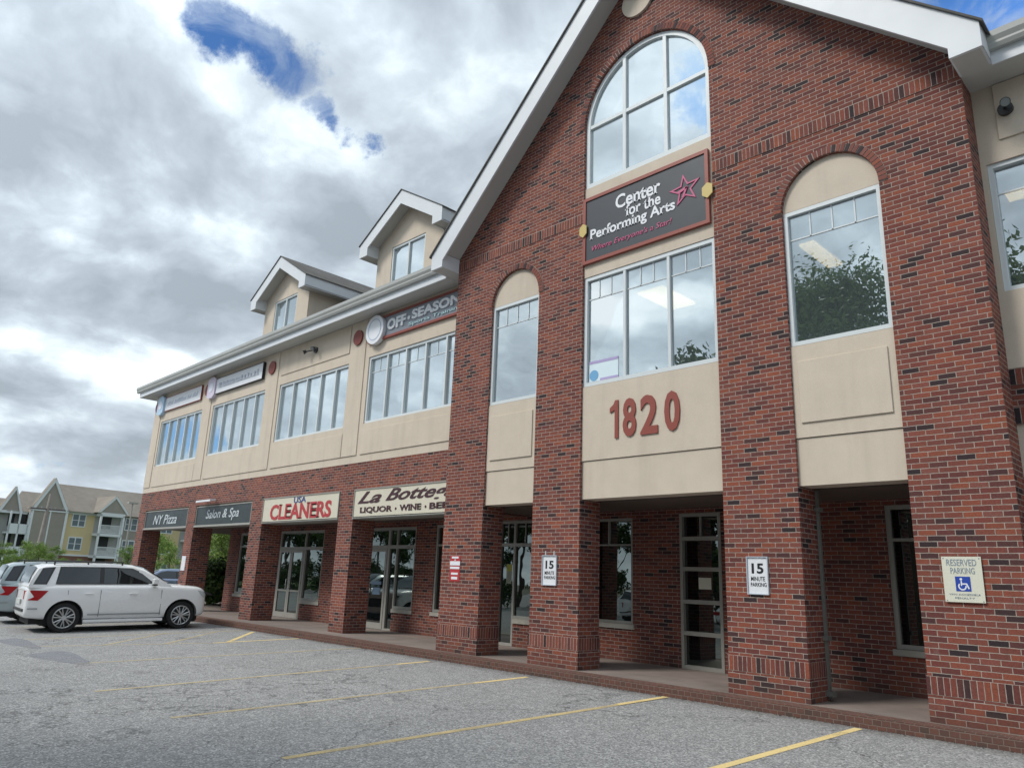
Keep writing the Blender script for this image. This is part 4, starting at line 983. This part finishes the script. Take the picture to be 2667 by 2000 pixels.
    for sy in (-1, 1):
        y0, y1 = sorted((sy * .80, sy * (side_x(1) - .004))); box(bm, .42, 2.30, y0, y1, .215, .29)
    bevel(obj('sill', bm, pm if sv else PLAST, T), .02)
    for sy in (-1, 1):
        for x in (.38, 1.42):
            y0, y1 = sorted((sy * (side_x(x) - .0), sy * (side_x(x) + .035))); bevel(obj('door_handle', bx(x, x + .20, y0, y1, .90 if sv else .80, .93 if sv else .83), pm, T), .008)
    # mirrors
    for sy in (-1, 1):
        bm = nb(); a, b = sorted((sy * .90, sy * 1.07)); box(bm, 1.93, 2.06, a, b, zb + .03, zb + .17); a, b = sorted((sy * .84, sy * .91)); box(bm, 1.97, 2.03, a, b, zb + .03, zb + .07)
        bevel(obj('mirror', bm, pm, T), .03, 3)
        a, b = sorted((sy * .86, sy * 1.0)); obj('mirror_foot', bx(1.96, 2.05, a, b, zb - .01, zb + .028), PLAST, T)
    # lights, bumpers, grille
    if sv:
        for sy in (-1, 1):
            V = [(-.90, .72, .93), (-.90, .86, .97)]
            def P(x, z, o): return (x, sy * (side_x(x) * (.995 if z < .9 else .985) + o), z)
            out_ = [P(-.86, .77, .012), (-.90, sy * .70, .77), (-.938, sy * .56, .79), (-.945, sy * .56, .99), (-.91, sy * .76, .99), P(-.80, 1.0, .012), P(-.42, .99, .010), P(-.56, .83, .012), P(-.64, .76, .012)]
            bm = nb(); A_ = [bm.verts.new(p) for p in out_]; Bc = bm.verts.new((-.72, sy * .88, .845))
            c_in = bm.verts.new((-.86, sy * .80, .85)); 
            for i in range(len(A_)): bm.faces.new((A_[i], A_[(i + 1) % len(A_)], Bc if 5 <= i <= 7 or i == 8 else c_in)) if True else None
            try: bm.faces.new((A_[0], Bc, c_in)); bm.faces.new((A_[5], c_in, Bc))
            except ValueError: pass
            obj('tail_light', recalc(bm), TAIL, T)
            hb = nb(); tubec = [P(3.12, .99, .006), P(3.40, .95, .014), P(3.54, .90, .02), P(3.53, .80, .02), P(3.42, .80, .016), P(3.24, .88, .010)]
            hb.faces.new([hb.verts.new(p) for p in tubec]); hl = obj('headlight', recalc(hb), CLEAR, T)
            hb = nb(); hb.faces.new([hb.verts.new(p) for p in (P(3.30, .945, .014), P(3.42, .925, .020), (3.545, sy * .85, .88), (3.54, sy * .84, .84), P(3.36, .88, .018))]); obj('lamp_insert', recalc(hb), PLAST, hl)
        obj('rear_bumper_strip', bx(-.955, -.80, -.70, .70, .50, .56), PLAST, T)
        obj('license_plate', bx(-.965, -.94, -.26, .26, .66, .78), flatmat('plate', (.6, .62, .6)), T)
        obj('reflector', box(bx(-.86, -.62, -.905, -.89, .555, .585), -.86, -.62, .89, .905, .555, .585), mat('reflector_grey', (.32, .33, .34), .3), T)
        obj('grille', bx(3.50, 3.60, -.42, .42, .52, .80), PLAST, T)
        obj('fog_lamp', box(bx(3.42, 3.50, -.80, -.60, .40, .50), 3.42, 3.50, .60, .80, .40, .50), PLAST, T)
        for sy in (-1, 1):
            bm = nb(); y = sy * .60
            tube(bm, (-.35, y, 1.685), (1.25, y, 1.69), .016); 
            for x in (-.33, .42, 1.22): tube(bm, (x, y, 1.58), (x, y, 1.69), .018)
            obj('roof_rail', bm, PLAST, T)
    else:
        for sy in (-1, 1):
            a, b = sorted((sy * .5, sy * .86)); bevel(obj('tail_light', bx(-1.02, -.80, a, b, .70, .84), TAIL, T), .02)
            a, b = sorted((sy * .45, sy * .74)); bevel(obj('headlight', bx(3.15, 3.47, a, b, .56, .68), CLEAR, T), .03)
        obj('license_plate', bx(-1.03, -.99, -.26, .26, .60, .70), flatmat('plate', (.6, .62, .6)), T)
    obj('underbody', bx(-.75, 3.3, -.68, .68, .20, .5), UNDER, T)
    obj('arch_lining', bx(-.46, .46, -.72, .72, .16, .86), UNDER, T); obj('arch_lining', bx(WB - .46, WB + .46, -.72, .72, .16, .86), UNDER, T)
    # wheels
    for wx in (0, WB):
        for sy in (-1, 1):
            wy = sy * .79; bm = nb()
            pr = [(WR - .11, -.10), (WR - .02, -.115), (WR, -.09), (WR, .09), (WR - .02, .115), (WR - .11, .10)]
            lathe(bm, pr, (wx, wy, WR), 'y', 36); wl = obj('wheel', bm, TYRE, T)
            ro = WR - .10; bm = nb(); yo = wy + sy * .085
            prf = [(ro + .004, -.085), (ro + .012, .0), (ro + .004, .03), (ro - .02, .03), (ro - .03, -.05)]
            lathe(bm, [(r, sy * h) for r, h in prf], (wx, yo, WR), 'y', 36)
            rm = obj('rim', bm, RIM, wl, smooth=True)
            bm = nb()
            for i in range(7):
                a = 2 * PI * i / 7 + .2
                for da in (-.11, .11):
                    ca, sa = math.cos(a + da * .4), math.sin(a + da * .4); ce, se = math.cos(a + da * 1.6), math.sin(a + da * 1.6)
                    tube(bm, (wx + .05 * ca, yo + sy * .015, WR + .05 * sa), (wx + (ro - .01) * ce, yo + sy * .028, WR + (ro - .01) * se), .019, .014, 6)
            lathe(bm, [(.062, 0), (.055, sy * .03)], (wx, yo + sy * .005, WR), 'y', 16)
            obj('spokes', bm, RIM, wl)
            bm = nb(); lathe(bm, [(ro - .005, 0), (ro - .005, sy * .01)], (wx, yo - sy * .06, WR), 'y', 24); obj('hub_shadow', bm, UNDER, wl)
    if sv:   # stretch between the axles, shorten the overhangs
        KX = [(-1.2, -1.12), (-.93, -.87), (-.43, -.43), (.43, .43), (WB - .43, WB - .43), (WB + .43, WB + .43), (3.6, 3.40), (4, 3.7)]
        def fx(x):
            for (a, b), (c, d) in zip(KX, KX[1:]):
                if x <= c: return b + (d - b) * (x - a) / (c - a)
            return x
        for ch in [o for o in bpy.data.objects if o.parent is T]:
            if ch.name.startswith('wheel'):
                if ch.location.x > 1: pass
                continue
            for v in ch.data.vertices: v.co.x = fx(v.co.x + ch.location.x) - ch.location.x
    return T
def copy_tree(o, parent=None, swap=None):
    c = o.copy(); COL.objects.link(c); c.parent = parent
    if swap and c.data is not None and c.data.materials and c.data.materials[0] is swap[0]:
        c.data = c.data.copy(); c.data.materials[0] = swap[1]
    for ch in [k for k in ALL if k.parent is o]: copy_tree(ch, c, swap)
    return c
P_WHITE = paint('paint_white', (.86, .87, .88)); P_SILV = paint('paint_silver', (.42, .50, .53), .3); P_BLUE = paint('paint_steel_blue', (.22, .28, .40), .4)
def place(T, x, y, heading):
    z = (gz(y) + gz(y + 2.7 * math.sin(heading))) / 2; T.location = (x, y, gz(y)); p = math.atan2(gz(y + 2.75 * math.sin(heading)) - gz(y), 2.75)
    T.rotation_euler = (0, -p, heading)
GC = 'cars parked nose in at the building'
suv = car('parked_suv', P_WHITE, 'white sport utility car with roof rails parked nose in, nearest the brick piers', 'suv', GC)
ALL = list(bpy.data.objects)
sil = copy_tree(suv, None, (P_WHITE, P_SILV)); sil['label'] = 'pale silver sport utility car behind the white one, cut off by the left edge'
sed = car('parked_sedan', P_BLUE, 'steel blue sedan parked beyond the far end of the arcade', 'sedan', 'cars parked farther off')
ALL = list(bpy.data.objects)
HD = math.radians(85)
place(suv, -21.75, -4.22, HD); place(sil, -24.75, -4.2, HD)
for q_ in (suv, sil): q_.scale = (.98, .98, .98)
place(sed, -41.0, 5.2, math.radians(80))
for (x, y, hd, src, sw, lb) in ((-22.2, -17.0, math.radians(-90), suv, None, 'white sport utility car seen only mirrored in the shop window'), (-17.0, -17.2, math.radians(-86), sed, (P_BLUE, P_WHITE), 'white sedan seen only mirrored in the tall entrance door')):
    c = copy_tree(src, None, sw); c['label'] = lb; c['group'] = 'cars parked across the lot'; c.location = (x, y, -.31); c.rotation_euler = (0, 0, hd)

# ------------------------------------------------------------------ vegetation
def crown_mesh(seed, blobs, n, leaf, squash=.8):
    """thousands of leaf faces scattered in the shells of several uneven clumps"""
    r = random.Random(seed); bm = nb()
    tot = sum(b[3] ** 2 for b in blobs)
    for (cx, cy, cz, rad) in blobs:
        for _ in range(int(n * rad ** 2 / tot)):
            d = Vector((r.gauss(0, 1), r.gauss(0, 1), r.gauss(0, 1))).normalized(); q = rad * (r.random() ** .45) * (.8 + .35 * math.sin(5 * d.x + seed) * math.cos(4 * d.z + cx))
            c = Vector((cx, cy, cz)) + Vector((d.x * q, d.y * q, d.z * q * squash))
            nrm = (d + Vector((r.gauss(0, .6), r.gauss(0, .6), r.gauss(0, .6)))).normalized(); a = nrm.orthogonal().normalized(); b = nrm.cross(a)
            th = r.random() * 6.28; u = a * math.cos(th) + b * math.sin(th); v = nrm.cross(u); s = leaf * r.uniform(.6, 1.3)
            bm.faces.new([bm.verts.new(p) for p in (c - u * s, c - v * s * .5, c + u * s, c + v * s * .5)])
    me = bpy.data.meshes.new('crown'); bm.to_mesh(me); bm.free(); return me
def trunk_mesh(h, r0, blobs, seed):
    r = random.Random(seed); bm = nb(); p = Vector((0, 0, -.3)); q = Vector((.03 * h, 0, h * .45)); tube(bm, p, q, r0, r0 * .7, 9)
    top = Vector((0, .02 * h, h * .8)); tube(bm, q, top, r0 * .7, r0 * .25, 8)
    for (cx, cy, cz, rad) in blobs[:7]:
        s = q.lerp(top, r.random() * .6); tube(bm, s, Vector((cx, cy, cz)), r0 * .35, r0 * .08, 6)
    me = bpy.data.meshes.new('trunk'); bm.to_mesh(me); bm.free(); me.materials.append(M_BARK); return me
def treeset(seed, h, n, leaf, m, wide=.32, low=.38):
    r = random.Random(seed); bl = []
    for i in range(13):
        a = r.random() * 6.28; f = r.random(); z = h * (low + (.90 - low) * f); rr = h * wide * math.sqrt(max(.1, 1 - ((f - .35) / .75) ** 2)) * r.uniform(.3, .85)
        bl.append((rr * math.cos(a), rr * math.sin(a), z, h * r.uniform(.10, .17)))
    bl.append((0, 0, h * .65, h * .2)); bl.append((0, 0, h * .85, h * .12))
    cm = crown_mesh(seed, bl, n, leaf); cm.materials.append(m); return cm, trunk_mesh(h, h * .02, bl, seed)
TS = [treeset(3, 12, 26000, .085, M_LEAFM), treeset(8, 12, 20000, .095, M_LEAFM, .27), treeset(21, 5, 3600, .075, M_LEAFL), treeset(34, 5, 3600, .075, M_LEAFL, .38), treeset(55, 12, 12000, .17, M_LEAF, .34, .06), treeset(56, 12, 12000, .17, M_LEAF, .36, .06)]
def tree(k, x, y, z, sc, rot, label, group, name='tree'):
    t = empty(name, (x, y, z), label, 'tree', group); t.rotation_euler = (0, 0, rot); t.scale = (sc, sc, sc * (1 + .06 * math.sin(rot * 7)))
    for nm, me in (('crown', TS[k][0]), ('trunk', TS[k][1])):
        o = bpy.data.objects.new(nm, me); COL.objects.link(o); o.parent = t
    return t
# trees across the lot, behind the viewer: they fill the window reflections
GT = 'dark trees across the lot, mirrored in the windows'
for i, (x, y, k, sc, lb) in enumerate((
    (-9.8, -17, 0, 1.27, 'tallest dark tree across the lot, mirrored in the arched bay window on the right'), (-5.2, -18, 1, 1.20, 'dark tree across the lot, mirrored in the window at the right edge'), (-13.6, -20.5, 4, 1.0, ''), (-16.1, -18.5, 5, 1.0, 'dark tree whose top is mirrored at the foot of the triple window'), (-1.0, -19.5, 5, 1.05, ''), (3.5, -18, 4, 1.1, ''),
    (-21.5, -23, 4, .80, ''), (-27, -24, 5, .72, ''), (-32.5, -25, 4, .72, ''), (-38.5, -25, 5, .70, ''), (-45, -26, 4, .72, ''), (-51.5, -26, 5, .74, ''), (-58.5, -27, 4, .74, ''), (-66, -27, 5, .78, ''), (-7.5, -23, 4, 1.0, ''), (-19, -25, 5, .85, ''), (8, -20, 5, 1.1, ''), (-73, -28, 4, .80, ''), (-80, -29, 5, .84, ''), (-88, -30, 4, .86, ''), (-97, -31, 5, .9, ''), (-106, -32, 4, .95, ''))):
    tree(k, x, y, -.31, sc, i * 1.3, lb or 'dark green broadleaf tree across the lot, seen only mirrored in windows', GT)

# ------------------------------------------------------------------ apartments in the distance
A0 = Vector((-104.953, 16.671, 0)); AU = Vector((-.15300445, .9882255, 0)); AN = Vector((AU.y, -AU.x, 0))   # AN points to the viewer
SID = mat('siding_taupe', (.31, .28, .25), .8, noise=(2, .08)); SIDY = mat('siding_yellow', (.62, .50, .29), .8, noise=(2, .06)); SIDG = mat('siding_grey', (.36, .36, .35), .8, noise=(2, .06))
SHA = mat('roof_shingle_brown', (.22, .195, .165), .9, noise=(1.5, .2)); BRB = mat('far_brick', (.20, .10, .075), .9, noise=(3, .2)); AWH = mat('far_trim', (.68, .71, .74), .6); AGL = mat('far_glass', (.10, .14, .16), .15); ADK = mat('far_shade', (.03, .032, .035), .8)
def apx(name, m, parent, boxes):
    """boxes in building coordinates: s along the front, d outwards, z up"""
    bm = nb()
    for (s0, s1, d0, d1, z0, z1) in boxes:
        v = [bm.verts.new(A0 + AU * s + AN * d + Vector((0, 0, z))) for s in (s0, s1) for d in (d0, d1) for z in (z0, z1)]
        for f in ((0, 1, 3, 2), (4, 6, 7, 5), (0, 4, 5, 1), (2, 3, 7, 6), (0, 2, 6, 4), (1, 5, 7, 3)): bm.faces.new([v[i] for i in f])
    return obj(name, recalc(bm), m, parent)
def aprism(name, m, parent, pts, d0, d1):
    bm = nb(); prism(bm, pts, d0, d1, 'y')
    for v in bm.verts: v.co = A0 + AU * v.co.x + AN * v.co.y + Vector((0, 0, v.co.z))
    return obj(name, recalc(bm), m, parent)
def amesh(name, m, parent, faces):
    bm = nb()
    for F in faces: bm.faces.new([bm.verts.new(A0 + AU * s + AN * d + Vector((0, 0, z))) for s, d, z in F])
    return obj(name, recalc(bm), m, parent)
def awin(P, s0, s1, z0, z1, d):
    f = apx('window', AWH, P, [(s0 - .12, s1 + .12, d, d + .06, z0 - .12, z0), (s0 - .12, s1 + .12, d, d + .06, z1, z1 + .15), (s0 - .12, s0, d, d + .06, z0, z1), (s1, s1 + .12, d, d + .06, z0, z1), ((s0 + s1) / 2 - .06, (s0 + s1) / 2 + .06, d, d + .06, z0, z1), (s0, s1, d + .01, d + .05, (z0 + z1) / 2 - .03, (z0 + z1) / 2 + .03)])
    apx('glass', AGL, f, [(s0, s1, d + .005, d + .03, z0, z1)])
def abalc(P, s0, s1, d, gable=True):
    """stack of three balconies with posts and railings, projecting"""
    e = d + 1.6
    for z in ((.2, 2.2), (3.2, 5.1), (5.9, 7.4)): apx('recess_shade', ADK, P, [(s0 + .9, s1 - .9, d, d + .05, *z)])  # flat dark slabs stand in for the shade of the balcony recesses
    for s in (s0, s1 - .22): apx('post', AWH, P, [(s, s + .22, e - .22, e, .0, 7.6)])
    for z in (2.55, 5.25): apx('balcony', AWH, P, [(s0, s1, d, e, z - .32, z)])
    apx('header', AWH, P, [(s0, s1, d, e, 7.4, 7.85)])
    for z in (2.55, 5.25):
        B_ = [(s0, s1, e - .1, e - .04, z + 1.0, z + 1.07), (s0, s1, e - .1, e - .04, z + .08, z + .13)]
        s = s0 + .25
        while s < s1 - .2: B_.append((s, s + .05, e - .09, e - .05, z + .13, z + 1.0)); s += .14
        apx('railing', AWH, P, B_)
    if gable:
        c = (s0 + s1) / 2; w_ = (s1 - s0) / 2 + .45
        aprism('gable_wall', SID, P, [(c - w_ + .2, 7.86), (c + w_ - .2, 7.86), (c, 7.86 + w_ * 1.0)], d, e)
        aprism('gable_trim', AWH, P, [(c - w_, 7.8), (c - w_ + .3, 7.8), (c, 7.7 + w_ * 1.0), (c + w_ - .3, 7.8), (c + w_, 7.8), (c, 7.95 + w_ * 1.05)], e, e + .1)
        amesh('gable_roof', SHA, P, [[(c - w_, e + .1, 7.82), (c, e + .1, 7.97 + w_ * 1.05), (c, d - 4, 7.97 + w_ * 1.05), (c - w_, d - 4, 7.82)], [(c + w_, e + .1, 7.82), (c, e + .1, 7.97 + w_ * 1.05), (c, d - 4, 7.97 + w_ * 1.05), (c + w_, d - 4, 7.82)]])
Lp = lambda s: tuple(A0 + AU * s)
E1 = empty('apartment_building', Lp(8), 'three storey taupe and yellow sided apartment house with white balconies, tallest gable', 'building')
apx('wall', SID, E1, [(-3.75, -.05, -5, .35, -.5, 7.9)]); apx('wall', SIDY, E1, [(-.04, 3.6, -12, 0, 2.45, 7.9)]); apx('wall', BRB, E1, [(-.04, 7.0, -12, .02, -.5, 2.44)])
apx('wall', SIDG, E1, [(3.61, 7.0, -12, -.02, 2.45, 7.9)]); apx('wall', SID, E1, [(7.01, 11.5, -12, .0, -.5, 7.9)])
for k in range(1, 4):
    o = 11.5 + (k - 1) * 13
    apx('wall', SIDY, E1, [(o + .01, o + 4, -12, -.3, -.5, 7.9)]); apx('wall', SIDG, E1, [(o + 4.01, o + 8, -12, -.32, -.5, 7.9)]); apx('wall', SID, E1, [(o + 8.01, o + 13, -12, .1, -.5, 7.9)])
    abalc(E1, o + 4.2, o + 7.4, -.3)
    for z in (.4, 3.15, 6.0): awin(E1, o + 1.2, o + 2.7, z, z + 1.4, -.3); awin(E1, o + 9.6, o + 11.2, z, z + 1.4, .1)
abalc(E1, 3.55, 6.6, -.02)
for z in (3.15, 6.0): awin(E1, .95, 2.4, z, z + 1.38, 0); awin(E1, 7.6, 9.05, z, z + 1.4, 0)
apx('corner_trim', AWH, E1, [(-3.9, -3.75, -.1, .42, 0, 7.8), (-.15, .12, .0, .42, 2.4, 7.8), (-1.95, -1.8, .35, .40, 2.6, 7.8), (6.85, 7.1, -.02, .1, 0, 7.8), (-.15, 3.6, .0, .1, 7.45, 7.75), (-3.9, -.1, .35, .45, 7.45, 7.75), (-.1, 3.6, 0, .06, 2.35, 2.55)])
aprism('gable_wall', SID, E1, [(-3.8, 7.9), (-.1, 7.9), (-2.0, 11.3)], -.2, .35)
aprism('gable_trim', AWH, E1, [(-4.15, 7.5), (-3.75, 7.5), (-2.0, 10.95), (-.2, 7.5), (.2, 7.5), (-2.0, 11.5)], .36, .48)
amesh('roof', SHA, E1, [[(-.1, .6, 7.7), (51, .6, 7.7), (51, -6, 11.45), (.5, -6, 11.45)], [(2.5, -12.6, 7.7), (51, -12.6, 7.7), (51, -6, 11.45), (.5, -6, 11.45)], [(-4.2, .5, 7.5), (-2.0, .5, 11.52), (-2.0, -.3, 11.52), (-4.2, -.3, 7.5)], [(.2, .5, 7.5), (-2.0, .5, 11.52), (-2.0, -.3, 11.52), (.2, -.3, 7.5)]])
E2 = empty('apartment_building', Lp(-6), 'stepped back apartment wing at the left edge, with paired white balconies', 'building')
apx('wall', SIDG, E2, [(-16, -3.95, -14, -1.6, -.5, 7.3)]); apx('wall', SID, E2, [(-4.6, -3.95, -12, -1.0, -.5, 7.3)])
for z in (.3, 3.1, 5.5): apx('recess_shade', ADK, E2, [(-5.6, -4.95, -1.6, -1.5, z, z + 1.5)])  # dark slabs painted as recess shade, here and on the next line
for z in (3.1, 5.5): apx('recess_shade', ADK, E2, [(-4.75, -4.0, -.98, -.9, z, z + 1.4)])
for s in (-5.95, -4.95, -3.98): apx('post', AWH, E2, [(s, s + .16, -.3, -.1, 0, 7.2)])
for z in (2.2, 4.8): apx('balcony', AWH, E2, [(-5.95, -3.85, -1.5, -.1, z - .2, z), (-5.95, -3.85, -.16, -.1, z, z + .95)])
for z in (.4, 3.1, 5.6): awin(E2, -8.6, -7.4, z, z + 1.3, -1.6)
aprism('gable_wall', SID, E2, [(-7.0, 7.2), (-4.6, 7.2), (-5.6, 9.9)], -1.3, -.9)
aprism('gable_trim', AWH, E2, [(-7.3, 6.8), (-6.95, 6.8), (-5.6, 9.7), (-4.75, 7.0), (-4.45, 7.0), (-5.6, 10.1)], -.88, -.76)
apx('fascia', AWH, E2, [(-16, -3.9, -.95, -.85, 6.95, 7.25)])
amesh('roof', SHA, E2, [[(-6.2, -.8, 7.2), (-3.0, -.8, 7.2), (-.2, -6, 10.05), (-3.1, -6, 10.05)], [(-16, -1.2, 7.2), (-5.6, -1.2, 7.2), (-3.2, -6, 8.95), (-16, -6, 8.95)], [(-7.3, -.75, 6.8), (-5.6, -.75, 10.12), (-5.6, -1.4, 10.12), (-7.3, -1.4, 6.8)]])

# poles, trees and hedges between lot and apartments
def at(px, py, dep):   # a point on the sight line through (px,py), dep metres along the view axis
    d = RI * ((px - 1333.5) / 1934.9) - UP * ((py - 1000) / 1934.9) + FW
    return CAM + d * dep
p = at(133, 1290, 62); P_ = empty('utility_pole', (p.x, p.y, 0), 'weathered wooden utility pole with a crossarm before the tall gable', 'pole')
b_ = at(114, 1460, 62)
bm = nb(); tube(bm, (p.x - .2, p.y - .3, -.3), (p.x, p.y, p.z + .1), .17, .12, 10); obj('pole_shaft', bm, M_WOOD, P_)
bm = nb(); q = p + Vector((0, 0, -1.15)); box(bm, q.x - .06, q.x + .06, q.y - 1.3, q.y + 1.3, q.z - .06, q.z + .06); obj('crossarm', bm, mat('crossarm_wood', (.12, .10, .09), .9), P_)
bm = nb()
for dy in (-1.1, -.5, .5, 1.1): tube(bm, (q.x, q.y + dy, q.z + .06), (q.x, q.y + dy, q.z + .2), .04, .03)
obj('insulators', bm, mat('insulator', (.3, .3, .3), .3), P_)
p = at(346, 1312, 58); P_ = empty('lamp_post', (p.x, p.y, 0), 'slim pale lamp post before the apartment roof near the brick corner', 'lamp post')
bm = nb(); tube(bm, (p.x, p.y, -.3), (p.x, p.y, p.z), .08, .05); obj('post', bm, M_FRT, P_)
bm = nb(); box(bm, p.x - .2, p.x + .2, p.y - .35, p.y + .35, p.z, p.z + .12); obj('lamp_head', bm, M_FRT, P_)
GV = 'young light green trees before the apartments'
for i, (px, dep, k, sc) in enumerate(((30, 46, 2, .42), (62, 50, 3, .60), (95, 48, 2, .60), (128, 52, 3, .56), (165, 50, 2, .40), (205, 55, 3, .38), (-15, 48, 3, .58), (330, 52, 2, .62), (437, 44, 3, .62), (408, 56, 2, .85), (572, 33, 2, .86), (590, 36, 3, .74), (548, 40, 3, .66))):
    p = at(px, 1470, dep)
    place_l = ('small', 'feathery', 'rounded', 'thin', 'bushy')[i % 5]
    where = 'seen through the arcade openings' if px > 400 else 'beyond the parked cars'
    tree(k, p.x, p.y, 0, sc, i * .9, 'light green young tree ' + where, GV + (' through the arcade' if px > 400 else ''))
def hedge(px0, px1, dep, h, label, n=2600):
    a = at(px0, 1470, dep); b = at(px1, 1470, dep); bl = []; L = (b - a).length; k = max(3, int(L / (h * .6)))
    for i in range(k + 1): q = a.lerp(b, i / k); bl.append((q.x + rnd.uniform(-.3, .3), q.y + rnd.uniform(-.3, .3), h * rnd.uniform(.40, .55), h * rnd.uniform(.5, .62)))
    me = crown_mesh(int(px0) + 500, bl, n, .10, .95)
    tagp(obj('hedge', me, M_LEAF if dep < 40 else M_LEAFL), label, 'hedge')
hedge(-60, 330, 58, 1.7, 'long light green hedge beyond the parked cars', 9000)
hedge(395, 470, 50, 1.6, 'low green hedge seen through the farthest arcade opening', 2500)
hedge(535, 615, 30, 2.1, 'dark green bushes seen through the arcade beside the salon', 5000)
q0 = at(560, 1480, 27); tagp(obj('path', bx(q0.x - 4, q0.x + 4, q0.y - .8, q0.y + .8, -.2, .06), mat('pale_path', (.42, .38, .36), .9)), 'pale concrete path behind the arcade', kind='structure')

for z0, z1, x0, x1 in ((1.28, 1.36, -17.45, -17.02), (1.02, 1.2, -17.40, -17.05)):
    tagp(obj('door_decal', bx(x0, x1, YS + .004, YS + .009, z0, z1), mat('decal_blue', (.16, .24, .34), .5)), 'pale blue sticker on the wine shop door, %s' % ('upper of two' if z1 > 1.3 else 'lower of two'), 'sticker')
